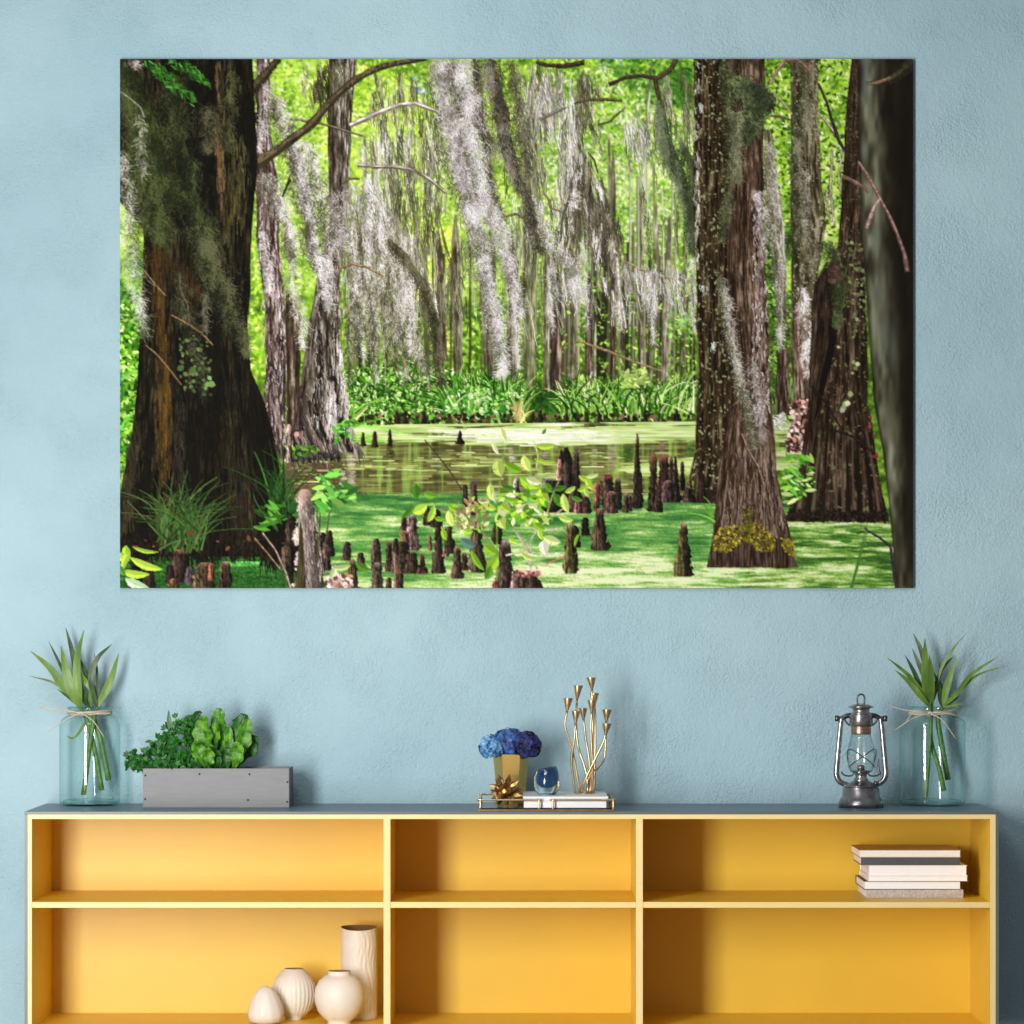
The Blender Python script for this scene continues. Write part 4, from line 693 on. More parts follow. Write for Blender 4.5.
def glass(name, tint, edge, gloss=.9, ior=1.5, rough=.03):
    """clear thin-walled glass: tinted see-through with a mirror sheen that grows towards the rim of the shape"""
    m = bpy.data.materials.new(name); m.use_nodes = True; nt = m.node_tree; N = nt.nodes; L = nt.links
    N.remove(N['Principled BSDF']); out = N['Material Output']
    tr = N.new('ShaderNodeBsdfTransparent'); gl = N.new('ShaderNodeBsdfGlossy'); gl.inputs['Roughness'].default_value = rough
    gl.inputs['Color'].default_value = (gloss, gloss, gloss, 1)
    lw = N.new('ShaderNodeLayerWeight'); lw.inputs['Blend'].default_value = .42
    rp = N.new('ShaderNodeValToRGB'); rp.color_ramp.elements[0].color = srgb(tint); rp.color_ramp.elements[1].color = srgb(edge)
    rp.color_ramp.elements[0].position = .25; rp.color_ramp.elements[1].position = 1.
    L.new(lw.outputs['Facing'], rp.inputs['Fac']); L.new(rp.outputs['Color'], tr.inputs['Color'])
    fr = N.new('ShaderNodeFresnel'); ge = N.new('ShaderNodeNewGeometry'); io = N.new('ShaderNodeMath'); io.operation = 'MULTIPLY_ADD'
    io.inputs[1].default_value = 1/ior-ior; io.inputs[2].default_value = ior; L.new(ge.outputs['Backfacing'], io.inputs[0]); L.new(io.outputs[0], fr.inputs['IOR'])
    mx = N.new('ShaderNodeMixShader'); L.new(fr.outputs['Fac'], mx.inputs['Fac'])
    L.new(tr.outputs[0], mx.inputs[1]); L.new(gl.outputs[0], mx.inputs[2]); L.new(mx.outputs[0], out.inputs['Surface'])
    MATS[name] = m; return m

def plaster():
    m = bpy.data.materials.new('blue_plaster'); m.use_nodes = True; nt = m.node_tree; N = nt.nodes; L = nt.links
    b = N['Principled BSDF']; b.inputs['Roughness'].default_value = .62; b.inputs['Specular IOR Level'].default_value = .3
    tc = N.new('ShaderNodeTexCoord')
    n1 = N.new('ShaderNodeTexNoise'); n1.inputs['Scale'].default_value = 1.7; n1.inputs['Detail'].default_value = 5
    L.new(tc.outputs['Object'], n1.inputs['Vector'])
    rp = N.new('ShaderNodeValToRGB'); e = rp.color_ramp.elements
    e[0].position = .3; e[0].color = srgb(PLASTER[0]); e[1].position = .7; e[1].color = srgb(PLASTER[1])
    L.new(n1.outputs['Fac'], rp.inputs['Fac']); L.new(rp.outputs['Color'], b.inputs['Base Color'])
    n2 = N.new('ShaderNodeTexNoise'); n2.inputs['Scale'].default_value = 190; n2.inputs['Detail'].default_value = 3; n2.inputs['Distortion'].default_value = .25
    n3 = N.new('ShaderNodeTexNoise'); n3.inputs['Scale'].default_value = 38; n3.inputs['Detail'].default_value = 6; n3.inputs['Roughness'].default_value = .7
    n4 = N.new('ShaderNodeTexNoise'); n4.inputs['Scale'].default_value = 6; n4.inputs['Detail'].default_value = 2
    for n in (n2, n3, n4): L.new(tc.outputs['Object'], n.inputs['Vector'])
    r4 = N.new('ShaderNodeMapRange'); r4.inputs['From Min'].default_value = .4; r4.inputs['From Max'].default_value = .65
    L.new(n4.outputs['Fac'], r4.inputs['Value'])
    mu = N.new('ShaderNodeMath'); mu.operation = 'MULTIPLY_ADD'; L.new(r4.outputs['Result'], mu.inputs[0]); mu.inputs[1].default_value = .75; mu.inputs[2].default_value = .45
    m2 = N.new('ShaderNodeMath'); m2.operation = 'MULTIPLY'; L.new(n2.outputs['Fac'], m2.inputs[0]); L.new(mu.outputs[0], m2.inputs[1])
    ad = N.new('ShaderNodeMath'); ad.operation = 'MULTIPLY_ADD'; L.new(n3.outputs['Fac'], ad.inputs[0]); ad.inputs[1].default_value = .7; L.new(m2.outputs[0], ad.inputs[2])
    bp = N.new('ShaderNodeBump'); bp.inputs['Strength'].default_value = .85; bp.inputs['Distance'].default_value = .0045
    L.new(ad.outputs[0], bp.inputs['Height']); L.new(bp.outputs['Normal'], b.inputs['Normal'])
    MATS['blue_plaster'] = m; return m

# ---------------------------------------------------------------- mesh helpers
class MB:
    """collects shapes into ONE mesh"""
    def __init__(self): self.bm = bmesh.new()
    def poly(self, vs, faces, mi=0, smooth=False):
        b = [self.bm.verts.new(v) for v in vs]; out = []
        for f in faces:
            try: q = self.bm.faces.new([b[i] for i in f])
            except ValueError: continue
            q.material_index = mi; q.smooth = smooth; out.append(q)
        return b, out
    def box(self, x0, x1, y0, y1, z0, z1, bevel=0., mi=0, front=None, M=None):
        vs = [Vector((x, y, z)) for z in (z0, z1) for y in (y0, y1) for x in (x0, x1)]
        if M: vs = [M @ v for v in vs]
        b, f = self.poly(vs, [(0, 2, 3, 1), (4, 5, 7, 6), (0, 1, 5, 4), (2, 6, 7, 3), (0, 4, 6, 2), (1, 3, 7, 5)], mi)
        if front is not None: f[2].material_index = front
        if bevel:
            es = list({e for q in f for e in q.edges})
            bmesh.ops.bevel(self.bm, geom=es, offset=bevel, segments=2, affect='EDGES', profile=.6)
        return self
    def lathe(self, prof, cx, cy, cz, n=48, mi=0, smooth=True, fn=None, cap0=True, cap1=True):
        rings = []
        for r, z in prof:
            ring = []
            for k in range(n):
                a = 2*math.pi*k/n; rr = r*(fn(a, z) if fn else 1)
                ring.append(self.bm.verts.new((cx+rr*math.cos(a), cy+rr*math.sin(a), cz+z)))
            rings.append(ring)
        for i in range(len(rings)-1):
            for k in range(n):
                q = self.bm.faces.new((rings[i][k], rings[i][(k+1) % n], rings[i+1][(k+1) % n], rings[i+1][k])); q.smooth = smooth; q.material_index = mi
        if cap0: q = self.bm.faces.new(rings[0][::-1]); q.material_index = mi
        if cap1: q = self.bm.faces.new(rings[-1]); q.material_index = mi
        return rings
    def tube(self, pts, rad, n=10, mi=0, closed=False, sub=6, flat=1.):
        P = smooth_path(pts, sub, closed); m = len(P)
        rad = rad if isinstance(rad, (list, tuple)) else [rad, rad]
        rings = []; up = None
        for i, p in enumerate(P):
            if closed: t = P[(i+1) % m]-P[i-1]
            else: t = P[min(i+1, m-1)]-P[max(i-1, 0)]
            t = t.normalized() if t.length > 1e-9 else Vector((0, 0, 1))
            if up is None: up = Vector((0, 1, 0)) if abs(t.y) < .9 else Vector((1, 0, 0))
            s = t.cross(up).normalized(); up = s.cross(t).normalized()
            f = i/max(m-1, 1)*(len(rad)-1); k = min(int(f), len(rad)-2); r = rad[k]+(rad[k+1]-rad[k])*(f-k)
            rings.append([self.bm.verts.new(p+s*(r*math.cos(2*math.pi*j/n))+up*(r*flat*math.sin(2*math.pi*j/n))) for j in range(n)])
        for i in range(m if closed else m-1):
            a, b = rings[i], rings[(i+1) % m]
            for j in range(n):
                q = self.bm.faces.new((a[j], a[(j+1) % n], b[(j+1) % n], b[j])); q.smooth = True; q.material_index = mi
        if not closed:
            for r in (rings[0][::-1], rings[-1]):
                q = self.bm.faces.new(r); q.material_index = mi
        return self
    def blade(self, pts, width, thick=.0006, nrm=Vector((0, -1, 0)), mi=0, prof=(.35, .8, 1, .9, .6, .08), sub=5, fold=.18, wave=0., ph=0.):
        """a leaf: lens-shaped in section, folded a little along the midrib"""
        P = smooth_path(pts, sub); m = len(P); rows = []
        for i, p in enumerate(P):
            t = (P[min(i+1, m-1)]-P[max(i-1, 0)]).normalized(); s = t.cross(nrm)
            s = s.normalized() if s.length > 1e-6 else Vector((1, 0, 0)); u = s.cross(t).normalized()
            f = i/(m-1)*(len(prof)-1); k = min(int(f), len(prof)-2); w = (prof[k]+(prof[k+1]-prof[k])*(f-k))*width*.5
            th = thick*(.3+.7*w/(width*.5+1e-9)); wv = wave*math.sin(i*1.9+ph)
            wv2 = wave*math.sin(i*2.3+1.7+ph)
            rows.append([self.bm.verts.new(p-s*(w*(1+wv2*6))+u*(fold*w+wv*.02)), self.bm.verts.new(p+u*th), self.bm.verts.new(p+s*(w*(1-wv*6))+u*(fold*w-wv2*.02)), self.bm.verts.new(p-u*th)])
        for a, b in zip(rows, rows[1:]):
            for j in range(4):
                q = self.bm.faces.new((a[j], a[(j+1) % 4], b[(j+1) % 4], b[j])); q.smooth = False; q.material_index = mi
        for r in (rows[0][::-1], rows[-1]):
            q = self.bm.faces.new(r); q.material_index = mi
        return self
    def build(self, name, mats, parent=None, origin=None):
        bmesh.ops.recalc_face_normals(self.bm, faces=self.bm.faces)
        me = bpy.data.meshes.new(name)
        if origin is not None: bmesh.ops.translate(self.bm, verts=self.bm.verts, vec=-Vector(origin))
        self.bm.to_mesh(me); self.bm.free()
        for m in (mats if isinstance(mats, (list, tuple)) else [mats]): me.materials.append(m)
        o = bpy.data.objects.new(name, me); COL.objects.link(o)
        if parent is not None: o.parent = parent
        elif origin is not None: o.location = origin
        return o

def smooth_path(pts, sub=6, closed=False):
    pts = [Vector(p) for p in pts]; n = len(pts)
    if n < 3 or sub <= 1: 
        if n == 2 and sub > 1: return [pts[0].lerp(pts[1], i/sub) for i in range(sub+1)]
        return pts
    out = []
    for i in range(n if closed else n-1):
        p0 = pts[i-1] if closed or i > 0 else pts[0]*2-pts[1]
        p1 = pts[i]; p2 = pts[(i+1) % n]
        p3 = pts[(i+2) % n] if closed or i+2 < n else pts[n-1]*2-pts[n-2]
        for k in range(sub):
            t = k/sub
            out.append(.5*((2*p1)+(p2-p0)*t+(2*p0-5*p1+4*p2-p3)*t*t+(3*p1-p0-3*p2+p3)*t**3))
    if not closed: out.append(pts[-1])
    return out

def thing(name, label, cat, loc, group=None):
    o = bpy.data.objects.new(name, None); COL.objects.link(o); o.location = loc; o.empty_display_size = .03
    o['label'] = label; o['category'] = cat
    if group: o['group'] = group
    return o
def part(mb, name, mats, root, label=None):
    """a part, its mesh measured from its thing's base"""
    p = root; base = Vector((0, 0, 0))
    while p is not None: base += Vector(p.location); p = p.parent
    o = mb.build(name, mats, root, origin=base)
    if label: o['label'] = label
    return o

# ---------------------------------------------------------------- surfaces
PLASTER = ((155, 186, 198), (173, 203, 213))
M_wall = plaster()
M_floor = mat('oak_floor', (150, 132, 112), .5, var=.3, vscale=9, stretch=(1, 12, 1))
M_grey = mat('slate_lacquer', (94, 106, 112), .38, var=.06, vscale=14)
M_yel = mat('yellow_lacquer', (235, 194, 62), .42, var=.04, vscale=5)
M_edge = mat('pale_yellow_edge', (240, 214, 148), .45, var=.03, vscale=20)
M_jar = glass('green_tinted_glass', (249, 254, 253), (200, 230, 228))
M_lamp = glass('lamp_glass', (244, 248, 248), (170, 180, 182), .95, 2.1, .16)
M_thick = mat('thick_glass', (246, 250, 250), .03, trans=1., var=.01)
M_lglass = glass('clear_glass', (250, 252, 252), (190, 200, 202))
M_twine = mat('cotton_twine', (214, 202, 182), .8, var=.25, vscale=400)
M_leafA = mat('light_leaf', (118, 150, 66), .45, col2=(86, 122, 46), vscale=60, stretch=(1, 1, .2))
M_leafB = mat('dark_leaf', (70, 96, 52), .45, col2=(46, 70, 38), vscale=60)
M_stem = mat('green_stem', (98, 140, 56), .5, col2=(60, 104, 34), vscale=90)
M_box = mat('brushed_zinc', (130, 130, 133), .5, .0, var=.09, vscale=18, stretch=(1, 1, 8), spec=.4)
M_dark = mat('blackened_metal', (44, 44, 46), .5, .3, var=.3)
M_soil = mat('dark_soil', (46, 36, 28), .95, var=.4, bump=.6)
M_pars = mat('parsley_green', (48, 128, 38), .5, col2=(10, 48, 16), vscale=90)
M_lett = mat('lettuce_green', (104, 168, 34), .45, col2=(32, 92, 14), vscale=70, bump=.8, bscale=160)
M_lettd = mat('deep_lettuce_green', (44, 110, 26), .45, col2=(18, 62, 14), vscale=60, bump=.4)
M_brass = mat('aged_brass', (226, 196, 150), .3, .9, var=.2, vscale=60)
M_gold = mat('gold_glaze', (214, 178, 104), .3, .85, var=.12, vscale=40)
M_burr = mat('antique_gold', (190, 150, 92), .36, .9, var=.55, vscale=120)
M_bronze = mat('bronze_edge', (150, 122, 82), .36, .85, var=.3, vscale=70)
M_blackgl = mat('black_tray_glass', (30, 32, 34), .2, var=.1)
M_white = mat('white_paper', (236, 236, 240), .6, var=.03)
M_page = mat('page_edges', (252, 252, 254), .8, col2=(238, 234, 232), vscale=40, stretch=(1, 1, 60))
M_black = mat('black_cover', (38, 36, 36), .5, var=.2)
M_cream = mat('cream_cover', (244, 238, 230), .6, var=.06)
M_tan = mat('tan_cover', (206, 170, 112), .6, var=.1)
M_slate = mat('slate_cover', (82, 86, 94), .55, var=.12, vscale=80)
M_cloth = mat('grey_cloth_cover', (206, 198, 190), .85, col2=(170, 158, 150), vscale=320, bump=.4, bscale=500)
M_cer = mat('white_ceramic', (226, 217, 206), .5, var=.04, bump=.25, bscale=160)
M_cerin = mat('bare_clay', (150, 112, 70), .8, var=.2)
M_steel = mat('old_steel', (190, 186, 186), .27, .9, col2=(138, 134, 134), vscale=70)
M_steeld = mat('dark_steel', (112, 112, 116), .3, .88, col2=(70, 70, 74), vscale=60)
M_tank = mat('tank_steel', (150, 148, 150), .3, .88, col2=(104, 102, 106), vscale=50)
M_copper = mat('copper_collar', (176, 142, 122), .34, .85, var=.3)
M_blueA = mat('light_blue_petals', (130, 186, 226), .6, col2=(44, 100, 164), vscale=70)
M_blueB = mat('blue_petals', (66, 108, 174), .6, col2=(16, 36, 92), vscale=70)
M_blueC = mat('navy_petals', (38, 50, 116), .6, col2=(8, 12, 42), vscale=70)
M_blueglass = mat('blue_glass', (16, 124, 186), .08, col2=(8, 78, 140), vscale=25, trans=.35)
M_side = mat('canvas_wrap', (70, 76, 76), .8, var=.1, vscale=200)

# ---------------------------------------------------------------- the setting
def struct(mb, name, m):
    o = mb.build(name, m); o['kind'] = 'structure'; return o
struct(MB().box(-3.2, 3.2, WALL_Y, WALL_Y+.12, 0, 3.0), 'wall_back', M_wall)
struct(MB().box(-3.2, 3.2, -9.5, WALL_Y, -.1, 0), 'floor', M_floor)

# ---------------------------------------------------------------- the print on canvas
def make_print():
    import numpy as np
    Yf = WALL_Y-.013
    a = at(120, 59, Yf); b = at(913, 588, Yf)
    root = thing('canvas_print', 'large frameless canvas print of a mossy cypress swamp on the blue wall', 'picture', ((a.x+b.x)/2, WALL_Y-.001, b.z))
    part(MB().box(a.x, b.x, Yf+.0006, WALL_Y-.0012, b.z, a.z), 'stretched_canvas', M_side, root)
    pic = paint_swamp()
    h, w = pic.shape[:2]
    lin = np.where(pic <= .04045, pic/12.92, ((pic+.055)/1.055)**2.4)
    xs = np.linspace(a.x, b.x, w)-root.location.x; zs = np.linspace(a.z, b.z, h)-root.location.z
    co = np.empty((h, w, 3), np.float32); co[..., 0] = xs[None]; co[..., 1] = Yf-root.location.y; co[..., 2] = zs[:, None]
    idx = np.arange(h*w).reshape(h, w)
    q = np.stack([idx[:-1, :-1], idx[1:, :-1], idx[1:, 1:], idx[:-1, 1:]], -1).reshape(-1, 4).astype(np.int32)
    me = bpy.data.meshes.new('printed_picture')
    me.vertices.add(h*w); me.vertices.foreach_set('co', co.ravel())
    me.loops.add(q.size); me.loops.foreach_set('vertex_index', q.ravel())
    me.polygons.add(len(q)); me.polygons.foreach_set('loop_start', np.arange(0, q.size, 4, dtype=np.int32))
    me.update(calc_edges=True)
    at_ = me.color_attributes.new('ink', 'FLOAT_COLOR', 'POINT')
    rgba = np.ones((h*w, 4), np.float32); rgba[:, :3] = lin.reshape(-1, 3)*INK
    at_.data.foreach_set('color', rgba.ravel())
    m = bpy.data.materials.new('printed_ink'); m.use_nodes = True; N = m.node_tree.nodes
    nd = N.new('ShaderNodeAttribute'); nd.attribute_name = 'ink'
    p = N['Principled BSDF']; p.inputs['Roughness'].default_value = .7; p.inputs['Specular IOR Level'].default_value = .08
    m.node_tree.links.new(nd.outputs['Color'], p.inputs['Base Color'])
    me.materials.append(m)
    o = bpy.data.objects.new('printed_picture', me); COL.objects.link(o); o.parent = root
INK = .92
make_print()

# ---------------------------------------------------------------- the cabinet
xl, xr = X0(24.5), X0(998.8)
ZT, ZS, ZB = Z0(811.5), Z0(902), Z0(1030)
ZTi = Z0(819); ZSb = Z0(908); ZBb = Z0(1035.5); ZO = Z0(1039)
YB = .362
def make_cabinet():
    r = thing('sideboard', 'long low open sideboard, slate grey outside and yellow inside, against the wall', 'sideboard', ((xl+xr)/2, YB/2, 0))
    g = 3.2/S0
    yl, yr, zt = xl+g, xr-g, ZT-3/S0
    sh = MB(); sh.box(xl, xr, 0, YB, zt, ZT, .0012); part(sh, 'top_panel', M_grey, r)
    part(MB().box(xl, yl, 0, YB, ZO, zt), 'side_panel', M_grey, r); part(MB().box(yr, xr, 0, YB, ZO, zt), 'side_panel', M_grey, r)
    part(MB().box(yl, yr, 0, YB, ZO, ZBb), 'bottom_panel', M_grey, r)
    il, ir = X0(31.8), X0(990.2)
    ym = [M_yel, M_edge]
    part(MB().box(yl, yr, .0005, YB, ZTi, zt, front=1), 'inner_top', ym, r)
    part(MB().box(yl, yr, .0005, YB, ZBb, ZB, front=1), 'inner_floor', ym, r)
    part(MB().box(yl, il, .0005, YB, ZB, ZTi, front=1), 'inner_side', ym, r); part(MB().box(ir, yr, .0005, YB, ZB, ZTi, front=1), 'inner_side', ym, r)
    part(MB().box(il, ir, YB-.008, YB, ZB, ZTi), 'back_panel', M_yel, r)
    d = [(X0(383.6), X0(390.3)), (X0(636), X0(642.8))]
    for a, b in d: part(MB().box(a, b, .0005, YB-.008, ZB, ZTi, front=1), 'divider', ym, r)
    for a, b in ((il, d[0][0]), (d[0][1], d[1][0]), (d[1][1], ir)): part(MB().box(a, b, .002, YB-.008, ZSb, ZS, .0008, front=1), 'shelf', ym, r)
    for x in (xl+.06, xr-.06):
        for y in (.05, YB-.05): part(MB().box(x-.018, x+.018, y-.018, y+.018, 0, ZO), 'leg', M_grey, r)
make_cabinet()

# ---------------------------------------------------------------- jars of cut stems
def make_jar(px, rpx, Yc, label, ends, py_sh, py_nk):
    c = at(px, 806, Yc); R = wpx(rpx, Yc); s = S0*DIST/(DIST+Yc)
    H = lambda py: ZC-(py-HY)/s-ZT
    rn = R*.665; zs, zn, zt = H(py_sh), H(py_nk), H(706.5)
    r = thing('glass_jar', label, 'jar', (c.x, Yc, ZT), 'glass jars holding cut stems')
    prof = [(R*.86, 0), (R*.97, .004), (R, .012), (R, zs*.5), (R, zs), (R*.985, zs+(zn-zs)*.3), (R*.93, zs+(zn-zs)*.6), (R*.82, zs+(zn-zs)*.85), (rn*1.04, zn), (rn, zn+.003), (rn, zt-.012), (rn*1.06, zt-.009), (rn*1.06, zt-.003), (rn*1.0, zt)]
    inner = [(a*.95-.0005, max(z, .005)) for a, z in prof[1:]][::-1]
    m = MB(); m.lathe(prof+[(rn*.95, zt)], c.x, Yc, ZT, 56, cap1=False); part(m, 'jar_body', M_jar, r)
    m = MB(); m.lathe([(R*.80, .0046), (R*.86, .0046), (R*.90, .010), (R*.86, .0135), (R*.5, .011), (.001, .010)], c.x, Yc, ZT, 48, cap1=True); part(m, 'thick_base', M_jar, r)
    m = MB(); m.tube([(c.x+rn*1.09*math.cos(t*math.pi/8), Yc+rn*1.09*math.sin(t*math.pi/8), ZT+zt-.003) for t in range(16)], .0022, 8, closed=True, sub=2); part(m, 'rim', M_jar, r)
    m = MB()
    for dz in (-.0022, .001, .0042): m.tube([(c.x+(rn*1.07+.001)*math.cos(t*math.pi/8), Yc+(rn*1.07+.001)*math.sin(t*math.pi/8), ZT+zt-.0155+dz+.0012*math.sin(t)) for t in range(16)], .0015, 6, closed=True, sub=2)
    kx = at(ends[0], 713.5, Yc).x
    for ax, ay, bx, by in ends[1]:
        k = Vector((kx, Yc-rn*1.07-.003, ZT+zt-.0145)); a = at(ax, ay, Yc-rn*1.1-.01); b = at(bx, by, Yc-rn*.9-.012)
        if by > 716 and abs(bx-px) < rpx: a = at(ax, ay, Yc-R-.006); b = at(bx, by, Yc-R-.004)
        m.tube([k, k.lerp(a, .5)+Vector((0, -.004, .002)), a, b], [.0014, .0012, .0010], 6)
    m.tube([(kx-.006, Yc-rn*1.07-.004, ZT+zt-.017), (kx, Yc-rn*1.07-.006, ZT+zt-.013), (kx+.006, Yc-rn*1.07-.004, ZT+zt-.016)], .003, 8)
    part(m, 'twine', M_twine, r, 'cream twine tied round the neck')
    return c

def make_stem(label, group, stalk, Ys, w, blades, extra=()):
    p = [at(x, y, Y) for (x, y), Y in zip(stalk, Ys)]
    r = thing('cut_leafy_stem', label, 'cut stem', p[0], group)
    m = MB(); rr = wpx(w, .28)/2
    m.tube(p, [rr*1.15, rr, rr*1.05, rr*.9, rr*.7], 9)
    for k in range(2, 7):                                           # leaf scars
        q = p[0].lerp(p[1], k/7.); m.tube([q-Vector((0, 0, .0012)), q+Vector((0, 0, .0012))], rr*1.25, 9, sub=1)
    part(m, 'stalk', M_stem, r)
    top = p[-1]
    for (x, y, wd, dy, kind, *mid) in blades:
        tip = at(x, y, top.y+dy); mids = [at(mx, my, top.y+dy*.5) for mx, my in mid]
        a = top if not mids or mids[0].z > top.z else p[-2].lerp(p[-1], .6)
        pts = [a]+mids+[tip]
        if len(pts) == 2: pts.insert(1, a.lerp(tip, .5)+Vector((0, 0, .004)))
        nr = Vector((rnd.uniform(-.5, .5), -1, rnd.uniform(-.1, .3))).normalized()
        part(MB().blade(pts, wpx(wd*1.02, .28), .0003, nrm=nr, prof=(.35, .8, 1, .96, .8, .5, .06), fold=.1, sub=7), 'leaf', M_leafA if kind else M_leafB, r)
YJ = .287
make_jar(89.7, 30.4, YJ, 'green tinted glass jar with twine at the left end of the sideboard', (84, [(60, 712, 39, 706.5), (64, 721, 48.6, 731), (94, 722, 104, 737), (58, 710, 40, 708), (104, 714, 110, 713)]), 727, 715)
make_jar(932.4, 32.9, YJ, 'green tinted glass jar with twine at the right end of the sideboard', (927, [(905, 710, 890, 706), (910, 720, 894, 731), (944, 722, 956, 739), (912, 714, 905, 724), (950, 714, 957, 716)]), 724, 716)
GA = 'cut stems in the left jar'; GB = 'cut stems in the right jar'
make_stem('cut green stem whose foot stands at the left inside the left jar', GA, [(83.5, 795), (90, 744), (94, 718), (97, 707)], [.262, .278, .285, .285], 4.6,
          [(112, 644, 6, -.03, 0, (91, 680), (97, 659)), (119, 653, 8, .01, 1, (106, 690), (112, 676)), (94, 652, 2.4, .02, 0, (97, 672)), (80, 659, 8, .02, 0, (93, 690), (87, 675)), (104, 684, 5, .03, 0, (101, 696))])
make_stem('cut green stem with long pale blades, middle foot inside the left jar', GA, [(102, 790), (93, 742), (86, 718), (80, 707)], [.275, .29, .297, .295], 4.6,
          [(30.5, 651, 8, -.02, 1, (64, 688), (50, 668)), (29.5, 676, 3.2, -.01, 0, (67, 692), (52, 682)), (61, 646, 10, -.03, 1, (71, 690), (66, 670)), (48.6, 641, 4, .01, 0, (70, 685), (58, 660)), (84, 630, 9, -.04, 1, (78, 690), (77, 660)), (57, 689, 2.5, -.02, 0, (68, 697))])
make_stem('cut green stem with the shortest stalk, right foot inside the left jar', GA, [(108.6, 780), (101, 742), (94, 719), (89, 707)], [.292, .302, .306, .305], 5.2,
          [(65.7, 627.5, 7, .02, 0, (80, 690), (73, 655)), (81, 672, 7, -.03, 1, (92, 690), (86, 682)), (86, 688, 6, -.02, 0, (85, 700)), (66, 736, 3, -.03, 1, (82, 728), (74, 738))])
make_stem('thin pale cut stem, its foot at the left inside the right jar', GB, [(926, 797), (930, 744), (931, 718), (930, 707)], [.262, .278, .285, .285], 3.2,
          [(887, 657.5, 6, -.02, 1, (921, 692), (908, 675)), (895, 670, 6, -.03, 1, (919, 694), (909, 682)), (905, 655, 5, .01, 0, (922, 690), (913, 670)), (912, 648, 5, .02, 0, (925, 680), (918, 662))])
make_stem('knobbly cut green stem, middle foot inside the right jar', GB, [(944, 791), (939, 768), (931, 740), (932, 707)], [.27, .275, .295, .295], 4.6,
          [(925, 638.5, 10, -.03, 1, (927, 690), (925, 664)), (929, 655, 8, -.035, 1, (931, 690), (931, 672)), (913, 633, 6, .02, 0, (929, 680), (921, 650)), (954, 656, 3.6, .02, 0, (936, 684), (945, 666)), (964, 635, 3, .01, 1, (940, 672), (951, 652)), (937.5, 653, 2.2, .02, 0, (940, 676))])
make_stem('cut green stem leaning to the right, right foot inside the right jar', GB, [(948, 780), (943, 752), (938, 719), (943, 707)], [.3, .305, .306, .305], 5.2,
          [(956, 655, 7, -.02, 1, (946, 690), (950, 677)), (999, 656, 5, -.03, 1, (958, 692), (972, 674)), (1008, 665.5, 3, -.01, 1, (962, 688), (980, 674)), (966, 702.5, 2.6, -.02, 1, (952, 706)), (940, 680, 9, .0, 0, (941, 695)), (934, 672, 5, -.01, 0, (940, 690)), (960, 695, 2.4, .01, 0, (953, 701))])

# ---------------------------------------------------------------- planter and its plants
def make_planter():
    Yf, Yb = .175, .305
    a = at(143, 768.5, Yf); b = at(289, 808, Yf); zt = a.z
    r = thing('planter_box', 'grey metal planter box with dark rivets near the left jar', 'planter', ((a.x+b.x)/2, (Yf+Yb)/2, ZT))
    t = .003; m = MB()
    m.box(a.x, b.x, Yf, Yf+t, ZT, zt, .0006); m.box(a.x, b.x, Yb-t, Yb, ZT, zt, .0006)
    m.box(a.x, a.x+t, Yf+t, Yb-t, ZT, zt); m.box(b.x-t, b.x, Yf+t, Yb-t, ZT, zt); m.box(a.x+t, b.x-t, Yf+t, Yb-t, ZT, ZT+t)
    part(m, 'box', M_box, r)
    part(MB().box(a.x+t, b.x-t, Yf+t, Yb-t, ZT+t, zt-.008), 'soil', M_soil, r)
    part(MB().box(b.x, b.x+.0016, Yf+.001, Yb-.001, ZT, zt-.0008), 'end_plate', M_dark, r)
    for x, y in ((145.3, 775.5), (145.2, 799), (199.5, 774), (249.5, 774.2), (287.4, 782), (287.2, 801.8), (248, 800)):
        q = at(x, y, Yf); m = MB(); m.lathe([(.0001, -.0012), (.0018, -.0009), (.0024, 0)], 0, 0, 0, 10)
        bmesh.ops.rotate(m.bm, verts=m.bm.verts, cent=(0, 0, 0), matrix=Matrix.Rotation(math.radians(-90), 3, 'X'))
        bmesh.ops.translate(m.bm, verts=m.bm.verts, vec=(q.x, Yf-.0003, q.z))
        part(m, 'rivet', M_dark, r)
    return zt-.008
zsoil = make_planter()

